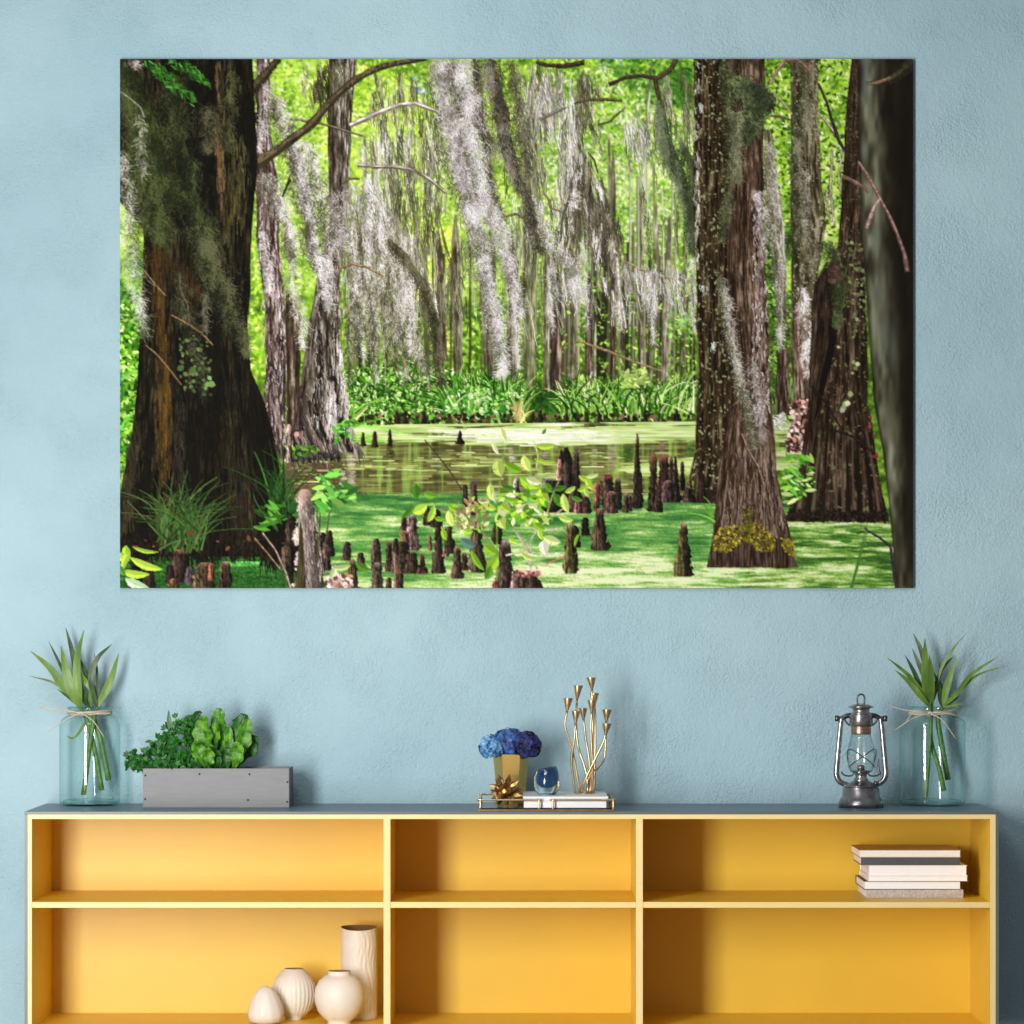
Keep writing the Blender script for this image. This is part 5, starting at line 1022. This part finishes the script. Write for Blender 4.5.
def make_parsley():
    Yc = .24; base = at(178, 772, Yc); base.z = zsoil
    r = thing('parsley_plant', 'curly dark green parsley spilling over the left of the planter box', 'plant', base)
    st = MB(); lf = MB()
    tips = [(131, 765, -.03), (137, 762, -.03), (133, 758, -.02), (143, 757, -.03), (150, 752, -.03), (148, 762, -.035), (155, 745, -.02), (160, 739, 0), (158, 756, -.04), (163, 748, -.03), (166, 762, -.045), (152, 766, -.045), (170, 736, -.01), (172, 728, .01), (178, 724, 0), (183, 731, -.02), (176, 744, -.035), (186, 742, -.03), (192, 736, 0), (190, 752, -.04), (182, 758, -.045), (174, 756, -.045), (196, 748, -.02), (199, 760, -.035), (188, 765, -.045), (169, 752, -.04), (194, 728, .01), (186, 722, .02), (165, 742, .02), (201, 740, .02), (205, 754, -.02), (177, 766, -.05), (145, 767, -.04), (161, 766, -.048), (195, 767, -.04)]
    for x, y, dy in tips:
        tp = at(x, y, Yc+dy); s = at(178+(x-178)*.35, 773, Yc+dy*.3); s.z = zsoil-.004
        st.tube([s, s.lerp(tp, .55)+Vector((0, 0, .012)), tp], [.0012, .0009, .0006], 5, sub=4)
        for k in range(13):
            d = Vector((rnd.gauss(0, 1), rnd.gauss(-.3, .8), rnd.gauss(.2, 1))).normalized(); o = tp+Vector((rnd.gauss(0, .006), rnd.gauss(0, .006), rnd.gauss(0, .006)))
            L = rnd.uniform(.009, .0165); nr = Vector((rnd.uniform(-.7, .7), -1, rnd.uniform(-.3, .9)))
            for sp in (-.7, 0, .7):
                dd = (d+sp*d.cross(nr).normalized()).normalized()
                lf.blade([o, o+dd*L*.5, o+dd*L], L*.62, .0003, nrm=nr, prof=(.35, 1, .75, .2), sub=2, fold=.25)
    part(st, 'stalks', M_stem, r); part(lf, 'leaves', M_pars, r)
    sp = at(170, 772, Yc); sp.z = zsoil
    part(MB().blade([at(176, 735, Yc), at(170, 724, Yc), at(168.5, 710, Yc)], wpx(7, Yc), prof=(.5, 1, .7, .1)), 'pointed_leaf', M_lettd, r)
make_parsley()
def leaf_sheet(mb, pts, width, prof, ruffle, ph, nrm=Vector((0, -1, 0)), na=12, thick=.0006, cup=.25):
    """a broad leaf with a midrib, cupped, its margin ruffled and lobed"""
    P = smooth_path(pts, 8); m = len(P); F = []; B = []
    for i, p in enumerate(P):
        t = (P[min(i+1, m-1)]-P[max(i-1, 0)]).normalized(); s_ = t.cross(nrm).normalized(); u = s_.cross(t).normalized()
        f = i/(m-1)*(len(prof)-1); k = min(int(f), len(prof)-2); w = (prof[k]+(prof[k+1]-prof[k])*(f-k))*width*.5
        rf = []; rb = []
        for j in range(na+1):
            v = j/na*2-1; e = abs(v)**1.6; sg = 1 if v > 0 else -1
            lob = 1+.10*math.sin(i*.7+ph+sg*1.3)+.06*math.sin(i*1.4+ph*2+sg)
            d = ruffle*width*e*(math.sin(i*.8+ph+sg*.8)+.4*math.sin(i*1.7+2*ph))+cup*w*v*v+.012*width*math.cos(j*2.4+i*.7)-.05*width*math.exp(-(v/.12)**2)
            q = p+s_*(v*w*lob)+u*d; rf.append(mb.bm.verts.new(q)); rb.append(mb.bm.verts.new(q-u*thick))
        F.append(rf); B.append(rb)
    def quad(a, b, c, d):
        q = mb.bm.faces.new((a, b, c, d)); q.smooth = True
    for i in range(m-1):
        for j in range(na):
            quad(F[i][j], F[i][j+1], F[i+1][j+1], F[i+1][j]); quad(B[i][j], B[i+1][j], B[i+1][j+1], B[i][j+1])
        for j in (0, na): quad(F[i][j], F[i+1][j], B[i+1][j], B[i][j])
    for i in (0, m-1):
        for j in range(na): quad(F[i][j], F[i][j+1], B[i][j+1], B[i][j])
    return mb
def make_lettuce():
    Yc = .24; base = at(222, 772, Yc); base.z = zsoil
    r = thing('lettuce_plant', 'bright green leaf lettuce standing in the right of the planter box', 'plant', base)
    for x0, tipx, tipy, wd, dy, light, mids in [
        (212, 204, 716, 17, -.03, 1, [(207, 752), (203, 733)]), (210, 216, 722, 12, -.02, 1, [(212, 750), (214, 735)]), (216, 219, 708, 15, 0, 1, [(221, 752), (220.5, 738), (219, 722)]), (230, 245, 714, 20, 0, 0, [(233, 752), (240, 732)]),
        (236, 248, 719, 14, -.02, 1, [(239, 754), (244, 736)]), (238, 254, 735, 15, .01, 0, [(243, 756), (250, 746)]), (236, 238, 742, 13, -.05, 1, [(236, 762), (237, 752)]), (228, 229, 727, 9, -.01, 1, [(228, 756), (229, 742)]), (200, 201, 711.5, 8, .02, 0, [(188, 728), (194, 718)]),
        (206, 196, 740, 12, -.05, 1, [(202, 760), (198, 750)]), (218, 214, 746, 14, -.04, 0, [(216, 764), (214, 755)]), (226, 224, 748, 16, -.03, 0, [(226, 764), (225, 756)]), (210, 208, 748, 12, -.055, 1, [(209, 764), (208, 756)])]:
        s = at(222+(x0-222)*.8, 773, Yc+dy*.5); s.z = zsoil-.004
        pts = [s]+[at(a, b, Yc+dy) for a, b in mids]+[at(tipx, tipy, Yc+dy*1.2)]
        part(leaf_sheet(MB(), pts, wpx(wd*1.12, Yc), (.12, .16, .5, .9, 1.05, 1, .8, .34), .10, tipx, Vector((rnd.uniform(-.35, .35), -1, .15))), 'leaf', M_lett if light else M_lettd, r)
make_lettuce()

# ---------------------------------------------------------------- the brass tray and what stands on it
TF, TB = .006, .29
tl, tr_ = at(478.5, 812, TF).x, at(615, 812, TF).x
ZTR = ZT+.0075
def make_tray():
    r = thing('brass_tray', 'low rectangular brass gallery tray with a dark base, on the sideboard', 'tray', ((tl+tr_)/2, (TF+TB)/2, ZT))
    m = MB(); m.box(tl, tr_, TF, TB, ZT, ZT+.0045, .001); part(m, 'tray_base', M_bronze, r)
    part(MB().box(tl+.006, tr_-.006, TF+.006, TB-.006, ZT+.0045, ZTR), 'tray_floor', M_blackgl, r)
    zr = at(500, 800, TF).z; q = .0024; e = .012; a, b = tl+.004, tr_-.004; f, k = TF+.004, TB-.004; zb = ZT+.003
    g0, g1 = at(539, 800, TF).x, at(553, 800, TF).x
    def rail(pts, name='rail'): part(MB().tube(pts, q, 8, sub=4), name, M_brass, r)
    xm = (tl+tr_)/2
    for x0_, x1_, y in ((a, g0, f), (g1, b, f), (a, xm-.03, k), (xm+.03, b, k)):
        rail([(x0_, y, zb), (x0_, y, zr-.003), (x0_, y, zr), (x0_+.003, y, zr), (x1_-.003, y, zr), (x1_, y, zr), (x1_, y, zr-.003), (x1_, y, zb)])
    for x in (a, b): rail([(x, f, zr), (x, f+.02, zr+.0005), (x, k-.02, zr+.0005), (x, k, zr)], 'side_rail')
make_tray()

def make_book(name, label, group, x0_, x1_, yf, yb, z0, z1, mc, t=.0016, over=.0025, spine='left', mp=None, cat='book'):
    r = thing(name, label, cat, ((x0_+x1_)/2, (yf+yb)/2, z0), group)
    m = MB()
    m.box(x0_, x1_, yf, yb, z0, z0+t, .0004); m.box(x0_, x1_, yf, yb, z1-t, z1, .0004)
    if spine == 'left': m.box(x0_, x0_+t, yf, yb, z0+t, z1-t); pg = (x0_+t, x1_-over, yf+over, yb-over)
    elif spine == 'front': m.box(x0_, x1_, yf, yf+t, z0+t, z1-t); pg = (x0_+over, x1_-over, yf+t, yb-over)
    else: m.box(x0_, x1_, yb-t, yb, z0+t, z1-t); pg = (x0_+over, x1_-over, yf+over, yb-t)
    part(m, 'cover', mc, r)
    part(MB().box(*pg, z0+t, z1-t), 'page_block', mp or M_page, r)
    return r
BF, BB = .02, .275
bx0, bx1 = at(523, 800, BF).x, at(608, 800, BF).x
zb1 = ZTR+.0165; zb2 = at(560, 796.6, BF).z
make_book('white_book', 'white book lying on the brass tray, lower of the two', 'white books on the tray', bx0+.002, bx1-.004, BF+.004, BB-.004, ZTR, zb1, M_white, mp=M_white, spine='front')
make_book('white_book', 'white book under the brass candelabra and glass votive, upper of the two', 'white books on the tray', bx0, bx1, BF, BB, zb1, zb2, M_white, mp=M_white, spine='front')

def make_vase():
    Yc = .235; c = at(511, 790, Yc); rt = wpx(18, Yc); rb = wpx(13.4, Yc); h = at(511, 754, Yc).z-ZTR
    r = thing('faceted_gold_vase', 'faceted gold vase holding the blue hydrangeas on the brass tray', 'vase', (c.x, Yc, ZTR))
    m = MB(); n = 6
    T = [Vector((c.x+rt*math.cos(math.pi*2*k/n), Yc+rt*math.sin(math.pi*2*k/n), ZTR+h)) for k in range(n)]
    B = [Vector((c.x+rb*math.cos(math.pi*2*k/n), Yc+rb*math.sin(math.pi*2*k/n), ZTR)) for k in range(n)]
    I = [Vector((c.x+(p.x-c.x)*.9, Yc+(p.y-Yc)*.9, p.z)) for p in T]; I2 = [Vector((p.x, p.y, ZTR+h*.6)) for p in I]
    fs = []
    for k in range(n):
        j = (k+1) % n
        fs += [(k, n+k, n+j), (k, n+j, j), (k, j, 2*n+j, 2*n+k), (2*n+k, 2*n+j, 3*n+j, 3*n+k)]
    fs += [tuple(range(n, 2*n)), tuple(range(3*n, 4*n))]
    m.poly(T+B+I+I2, fs); part(m, 'vase_body', M_gold, r)
    return c, ZTR+h
vc, vz = make_vase()

def make_hydrangea(label, px, py, rpx, Yc, mt, npet):
    c = at(px, py, Yc); R = wpx(rpx, Yc)
    r = thing('hydrangea_flower', label, 'flower', (c.x, c.y, c.z), 'hydrangeas in the gold vase')
    m = MB()
    for k in range(npet):
        z = 1-1.75*(k+.5)/npet; ph = k*2.39996; q = math.sqrt(max(0, 1-z*z)); d = Vector((q*math.cos(ph), q*math.sin(ph), z)); d += Vector((rnd.gauss(0, .06), rnd.gauss(0, .06), rnd.gauss(0, .06))); d.normalize()
        o = c+d*R*rnd.uniform(.66, .98); u = d.orthogonal().normalized(); v = d.cross(u); a0 = rnd.uniform(0, 6.28); L = R*rnd.uniform(.30, .42)
        for j in range(4):
            a = a0+j*math.pi/2; w = u*math.cos(a)+v*math.sin(a)
            m.blade([o, o+w*L*.55+d*L*.22, o+w*L+d*L*rnd.uniform(-.15, .2)], L*.95, .0004, nrm=d, prof=(.3, .9, 1, .5), sub=2, fold=.15)
    part(m, 'florets', mt, r)
    s = Vector((vc.x+(c.x-vc.x)*.25, vc.y+(c.y-vc.y)*.2, vz-.03))
    part(MB().tube([s, s.lerp(c, .6)+Vector((0, 0, .004)), c], .0022, 7, sub=4), 'flower_stem', M_stem, r)
make_hydrangea('light blue hydrangea head at the left of the gold vase', 491, 747.5, 12.5, .205, M_blueA, 50)
make_hydrangea('mid blue hydrangea head at the top of the gold vase', 508.5, 742.5, 15.5, .23, M_blueB, 70)
make_hydrangea('navy hydrangea head at the right of the gold vase', 526.5, 746, 14.5, .215, M_blueC, 60)

def make_burr():
    Yc = .085; c = at(505.5, 793, Yc); R = wpx(19, Yc)
    c.z = ZTR+R*.80
    r = thing('spiky_gold_ornament', 'spiky antique gold star ornament in front of the gold vase', 'ornament', (c.x, c.y, ZTR))
    core = MB(); core.lathe([(.0005, -R*.45), (R*.28, -R*.36), (R*.45, 0), (R*.28, R*.36), (.0005, R*.45)], c.x, Yc, c.z, 12); part(core, 'core', M_burr, r)
    n = 30
    for k in range(n):
        z = 1-2*(k+.5)/n; q = math.sqrt(1-z*z); ph = k*2.39996+.4; d = Vector((q*math.cos(ph), q*math.sin(ph), z))
        L = R*rnd.uniform(.92, 1.08)
        if d.z*L < -R*.78: L = R*.78/abs(d.z)
        u = d.orthogonal().normalized(); v = d.cross(u); b = c+d*R*.3; w = R*.2; mid = c+d*L*.62
        vs = [b+u*w*.6, b+v*w*.6, b-u*w*.6, b-v*w*.6, mid+u*w*1.05, mid+v*w*.5, mid-u*w*1.05, mid-v*w*.5, c+d*L]
        m = MB(); m.poly(vs, [(3, 2, 1, 0)]+[(i, (i+1) % 4, 4+(i+1) % 4, 4+i) for i in range(4)]+[(4+i, 4+(i+1) % 4, 8) for i in range(4)])
        part(m, 'spike', M_burr, r)
make_burr()

def make_votive():
    Yc = .10; c = at(547, 792, Yc); c.z = zb2; R = wpx(13.2, Yc); H = wpx(27, Yc)
    r = thing('glass_votive', 'small thick clear glass votive with a blue heart on the white books', 'candle holder', (c.x, Yc, c.z))
    m = MB(); m.lathe([(R*.55, 0), (R*.72, H*.04), (R*.95, H*.25), (R, H*.45), (R*.95, H*.68), (R*.8, H*.9), (R*.7, H), (R*.66, H*.985)], c.x, Yc, c.z, 40, cap1=False)
    for v in m.bm.verts:
        if v.co.z-c.z > H*.6: v.co.z += (v.co.x-c.x)*.22*((v.co.z-c.z)/H-.6)/.4
    part(m, 'glass_shell', M_thick, r)
    m = MB(); m.lathe([(.0006, H*.3), (R*.3, H*.32), (R*.52, H*.42), (R*.62, H*.58), (R*.64, H*.78), (R*.6, H*.965), (R*.55, H*.965), (R*.56, H*.75), (R*.3, H*.52), (.0006, H*.5)], c.x, Yc, c.z, 36)
    part(m, 'blue_heart', M_blueglass, r)
    m = MB(); m.lathe([(R*.5, .0004), (R*.62, H*.03), (R*.4, H*.13), (.0006, H*.14)], c.x, Yc, c.z, 30); part(m, 'glass_foot', M_lglass, r)
make_votive()

def make_candelabra():
    Yc = .16; c = at(585, 790, Yc); c.z = zb2
    r = thing('brass_candelabra', 'brass branching candelabra with nine small cups on the white books', 'candelabra', c)
    m = MB(); m.lathe([(wpx(9.5, Yc), 0), (wpx(9.5, Yc), .0012), (wpx(8.5, Yc), .0022), (.001, .0024)], c.x, Yc, c.z, 36); part(m, 'foot_plate', M_brass, r)
    arms = [((568.3, 698), -.02, [(567, 712), (565.3, 727), (573, 753), (580, 788)], 10), ((578.3, 685.5), .02, [(577, 700), (576, 718), (578, 745), (586, 772), (588, 788)], 9.5), ((591, 677.5), .03, [(592, 690), (592.5, 714), (592, 765), (590, 788)], 10), ((594.2, 693), .04, [(594.6, 706), (595.3, 722), (595, 758), (594, 788)], 9.5), ((592, 700), -.03, [(591.6, 713), (591, 730), (592.5, 766), (592, 788)], 9.5),
            ((576, 711), -.03, [(575.6, 724), (574, 743), (571.5, 760), (575, 788)], 9), ((583, 708), .035, [(583.6, 720), (586, 740), (589.5, 765), (587, 788)], 9), ((607.2, 709.5), .03, [(606.2, 722), (605.6, 740), (604.5, 757), (598.5, 767), (590, 775), (587, 788)], 10), ((607, 723.5), -.03, [(605.6, 735), (602, 745), (586, 778), (581, 788)], 10)]
    for (cx, cy), dy, path, w in arms:
        Ya = Yc+dy; n = len(path)
        pts = [at(x, y, Ya+(Yc+dy*.2-Ya)*(i/(n-1))**2) for i, (x, y) in enumerate(path)]; pts[-1].z = c.z+.002
        a = part(MB().tube(pts, [.0026, .0028, .0032], 8), 'arm', M_brass, r)
        top = at(cx, cy, Ya); low = pts[0]; R = wpx(w, Ya)/2; h = top.z-low.z
        m = MB(); m.lathe([(.0026, 0), (.0034, h*.12), (R*.62, h*.5), (R, h*.97), (R, h), (R*.86, h), (R*.5, h*.55), (.001, h*.5)], 0, 0, 0, 20)
        for v in m.bm.verts: v.co = Vector((low.x+v.co.x+(top.x-low.x)*v.co.z/h, low.y+v.co.y, low.z+v.co.z))
        part(m, 'candle_cup', M_brass, a)
make_candelabra()

# ---------------------------------------------------------------- lantern
def make_lantern():
    Yc = .185; c = at(861, 809, Yc); s = S0*DIST/(DIST+Yc); u = 1/s
    Z = lambda py: ZC-(py-HY)/s
    def rp(pairs, dz=0): return [(max(w*u, .0003), Z(py)-ZT) for w, py in pairs]
    off = ZT-Z(809.5)                                               # the foot stands on the top
    r = thing('hurricane_lantern', 'old steel hurricane lantern standing beside the right jar', 'lantern', (c.x, Yc, ZT))
    def lat(pairs, name, m_, parent=r, n=40):
        mb = MB(); mb.lathe(rp(pairs), c.x, Yc, ZT+off, n); return part(mb, name, m_, parent)
    lat([(22.4, 809.5), (22.6, 805), (21, 801), (18.6, 799), (18.2, 791), (17, 789), (18, 788.6), (17.2, 787.6), (12, 785), (8, 783)], 'fuel_tank', M_tank)
    lat([(8.4, 784), (7, 781), (5.6, 779), (6.2, 776), (9.2, 774.6), (9.2, 773), (4, 772)], 'burner', M_steel)
    lat([(10.4, 774.2), (12.6, 770), (14, 763), (14.2, 757), (12.8, 748), (10.6, 740), (9.6, 735)], 'glass_globe', M_lamp)
    lat([(3.8, 772), (3.8, 768), (1.6, 767)], 'wick_holder', M_copper)
    lat([(9.8, 736.5), (10, 735), (10, 728.6), (9.6, 728)], 'collar', M_copper)
    lat([(10, 728.6), (11.8, 727.6), (11.8, 717.4), (10.6, 716)], 'chimney', M_steel)
    lat([(10.4, 717), (10, 715), (8.2, 713.6), (8.8, 710.6), (12.2, 709.6), (12.4, 708.6), (8, 706.6), (3, 705.6)], 'cap', M_steel)
    P = lambda x, y, dy=0.: Vector((c.x+(x-861)*u, Yc+dy, Z(y)+off))
    m = MB(); m.tube([P(857.6, 706.4), P(857.2, 701), P(858.4, 697.6), P(861, 696.4), P(863.6, 697.6), P(864.6, 701), P(864.2, 706.4)], .0021, 8); part(m, 'lifting_ring', M_steeld, r)
    for sg in (-1, 1):
        Q = lambda x, y, dy=0.: P(861+sg*x, y, dy)
        m = MB(); m.tube([Q(19.4, 720), Q(20.8, 730), Q(22.4, 748), Q(24, 766), Q(24.6, 776), Q(22.6, 782), Q(18, 785.6), Q(10, 788)], [.0058, .0064, .0066, .0068, .007, .0066, .006], 12)
        part(m, 'side_tube', M_steel, r)
        m = MB(); m.tube([Q(8, 717.6), Q(14, 718), Q(19, 720.4), Q(24.4, 720.6)], [.0066, .006, .0056, .004], 10, flat=.7); part(m, 'top_bracket', M_steeld, r)
        m = MB(); m.tube([Q(9, 728), Q(12, 727), Q(15, 724), Q(17, 720)], .0022, 8); part(m, 'brace', M_steeld, r)
        m = MB(); m.tube([Q(24, 717.6, -.003), Q(24.2, 723.4, -.003)], .0052, 10, sub=2); part(m, 'pivot_knob', M_steeld, r)
        m = MB(); m.tube([Q(20, 774), Q(16, 777.6), Q(10, 778), Q(7, 776)], .0019, 7); part(m, 'globe_lifter', M_steeld, r)
        m = MB(); m.tube([Q(13, 769, -.02), Q(7, 763, -.034), Q(-2, 757, -.038), Q(-9, 752, -.034), Q(-13.6, 751.5, -.022), Q(-14.4, 757, -.014), Q(-13, 764, -.006)], .0012, 6); part(m, 'globe_wire', M_steeld, r)
    m = MB(); m.tube([P(880, 777), P(878.4, 770), P(878.6, 761)], [.0032, .0026, .0014], 7); part(m, 'lever', M_steeld, r)
    m = MB(); m.tube([P(874, 786.5, -.03), P(875.4, 783.2, -.031)], .006, 12, sub=2); part(m, 'filler_cap', M_steeld, r)
make_lantern()

# ---------------------------------------------------------------- books on the shelf
GS = 'books stacked on the right shelf'
YF = .115
def shelf_book(label, xa, xb, ya, yb, mc, spine, zprev, depth=.21, dy=0., t=.0014):
    x0_, x1_ = at(xa, 880, YF+dy).x, at(xb, 880, YF+dy).x
    h = wpx(yb-ya, YF)
    make_book('book', label, GS, x0_, x1_, YF+dy, YF+dy+depth, zprev, zprev+h, mc, t=t, spine=spine, over=.002)
    return zprev+h
z = ZS
z = shelf_book('grey cloth book at the bottom of the stack on the yellow shelf', 866, 963.4, 890, 898.4, M_cloth, 'front', z)
z = shelf_book('white paged book with black covers, second from the bottom of the shelf stack', 864, 961, 881.4, 890, M_black, 'back', z, depth=.2, dy=.002)
z = shelf_book('thin cream book directly beneath the thickest cream book of the shelf stack', 868, 968, 876, 881.4, M_cream, 'back', z, depth=.2, dy=-.002, t=.001)
z = shelf_book('thickest cream book, directly beneath the dark slate book of the shelf stack', 868.5, 967.2, 865.6, 876, M_cream, 'back', z, depth=.2)
z = shelf_book('dark slate book directly beneath the top book of the shelf stack', 861, 959.6, 857.8, 865.6, M_slate, 'front', z, depth=.19, dy=.003)
z = shelf_book('cream and tan book on top of the stack on the yellow shelf', 859, 961, 850.2, 857.8, M_tan, 'back', z, depth=.2)

# ---------------------------------------------------------------- white ceramics on the lower shelf
GC = 'white ceramics on the lower shelf'
def ribs(n, amp, z0=-9, z1=9): return lambda a, z: 1+amp*math.cos(n*a)*(1 if z0 < z < z1 else 0)
def pot(name, label, px, Yc, pairs, base_py, fn=None, inner=None, n=96, extra=None):
    s = S0*DIST/(DIST+Yc); c = at(px, base_py, Yc)
    r = thing(name, label, 'vase' if inner else 'ornament', (c.x, Yc, ZB), GC)
    prof = [(max(w/s, .0005), (base_py-py)/s) for w, py in pairs]
    mb = MB(); mb.lathe(prof, c.x, Yc, ZB, n, fn=fn, cap1=not inner)
    if extra: extra(mb, c, s)
    part(mb, 'body', M_cer, r)
    if inner:
        pr = [(w/s, (base_py-py)/s) for w, py in inner]
        mi = MB(); mi.lathe(pr, c.x, Yc, ZB, 48, cap0=False)
        if extra: extra(mi, c, s)
        part(mi, 'inside', M_cerin, r)
    return r
def facet(a, z): return 1+.022*abs(math.cos(6*a+z*24))-.012
pot('egg_ornament', 'small pointed egg shaped white ceramic, leftmost on the lower shelf', 265.8, .13, [(10, 1023.5), (12, 1022.4), (17.2, 1020), (18.2, 1014), (17.2, 1007), (14.4, 999), (10.4, 992), (6, 987.6), (2.6, 986), (.2, 985.6)], 1023.5, fn=facet)
pot('ribbed_vase', 'round white ceramic vase with upright ribs beside the egg shaped one', 294, .215, [(8, 1020), (8.6, 1019), (8.4, 1017.4), (13, 1014.6), (18.4, 1009), (21.8, 1001), (22.6, 993), (21.4, 985), (18, 978), (13, 972), (10, 969.6), (9.4, 969)], 1020, fn=ribs(30, .012, .02, .095), inner=[(9.4, 969), (8.4, 970), (8.4, 978), (.3, 980)], n=240)
pot('necked_vase', 'smooth round white ceramic vase with a short neck, in front of the tall cylinder', 339.4, .125, [(11.6, 1024), (12, 1023), (11.4, 1021), (16, 1018), (21.6, 1011), (24.6, 1002), (25.2, 996), (24, 988), (20.6, 981), (15.4, 976.4), (11.6, 975), (11, 973), (11.4, 971)], 1024, inner=[(11.4, 971), (10, 971.4), (9.8, 978), (.3, 982)])
def drips(mb, c, s):
    for v in mb.bm.verts:
        h = (v.co.z-ZB)*s
        if h > 80: v.co.z -= .17*max(0, -(v.co.y-c.y))*((h-80)/12)+.0*h
def drip_relief(a, z):
    k = math.cos(a+.9)                                              # carved runs down the front right
    w = max(0, math.cos(a-(-1.05)))**6
    return 1+.03*w*(math.sin(22*a+3*math.sin(60*z))*(.5+.5*math.sin(95*z+9*a)))
pot('cylinder_vase', 'tall white ceramic cylinder vase with carved runs, beside the divider', 359, .24, [(17.6, 1020), (18, 1019), (18.1, 990), (18.1, 960), (18.2, 945), (18.2, 935), (18, 930), (17.8, 928.4)][:1]+[(18.1, 1019-3*k) for k in range(31)]+[(17.8, 928)], 1020, fn=drip_relief, inner=[(17.8, 928), (16.4, 928.4), (16, 950), (.3, 956)], n=160, extra=drips)

# ---------------------------------------------------------------- light and camera
def area(name, loc, target, sx, sy, power, col):
    l = bpy.data.lights.new(name, 'AREA'); l.shape = 'RECTANGLE'; l.size = sx; l.size_y = sy; l.energy = power; l.color = col
    o = bpy.data.objects.new(name, l); COL.objects.link(o); o.location = loc
    d = Vector(target)-Vector(loc); o.rotation_euler = d.to_track_quat('-Z', 'Y').to_euler()
    return o
area('window_light', (-1.6, -3.6, 1.0), (-.1, .3, 1.0), .6, 2.1, 166, (1, .975, .94))
area('overhead_fill', (-.8, -2.6, 2.9), (.3, .3, 1.0), 1.2, 1.0, 27, (1, .98, .95))  # added soft fill from above, standing for no known lamp
w = bpy.data.worlds.new('room_daylight'); SC.world = w; w.use_nodes = True
nt = w.node_tree; bg = nt.nodes['Background']
tc = nt.nodes.new('ShaderNodeTexCoord'); sx = nt.nodes.new('ShaderNodeSeparateXYZ'); nt.links.new(tc.outputs['Generated'], sx.inputs[0])
rp = nt.nodes.new('ShaderNodeValToRGB'); e = rp.color_ramp.elements
e[0].position = 0.; e[0].color = (.10, .11, .12, 1); e[1].position = 1.; e[1].color = (.75, .8, .85, 1)
nt.links.new(sx.outputs['Z'], rp.inputs['Fac'])
mr = nt.nodes.new('ShaderNodeMapRange'); mr.inputs['From Min'].default_value = -1; mr.inputs['From Max'].default_value = 1
nt.links.new(sx.outputs['Z'], mr.inputs['Value']); nt.links.new(mr.outputs['Result'], rp.inputs['Fac'])
nt.links.new(rp.outputs['Color'], bg.inputs['Color']); bg.inputs['Strength'].default_value = .32

cd = bpy.data.cameras.new('camera'); cam = bpy.data.objects.new('camera', cd); COL.objects.link(cam)
cam.location = (0, -DIST, ZC); cam.rotation_euler = (math.radians(90), 0, 0)
cd.sensor_width = 36; cd.lens = 36*DIST*S0/1024.; cd.shift_y = (HY-512)/1024.; cd.clip_end = 60
SC.camera = cam
vs = SC.view_settings; vs.view_transform = 'Standard'; vs.look = 'None'; vs.gamma = 1; vs.exposure = 0.; vs.use_curve_mapping = False
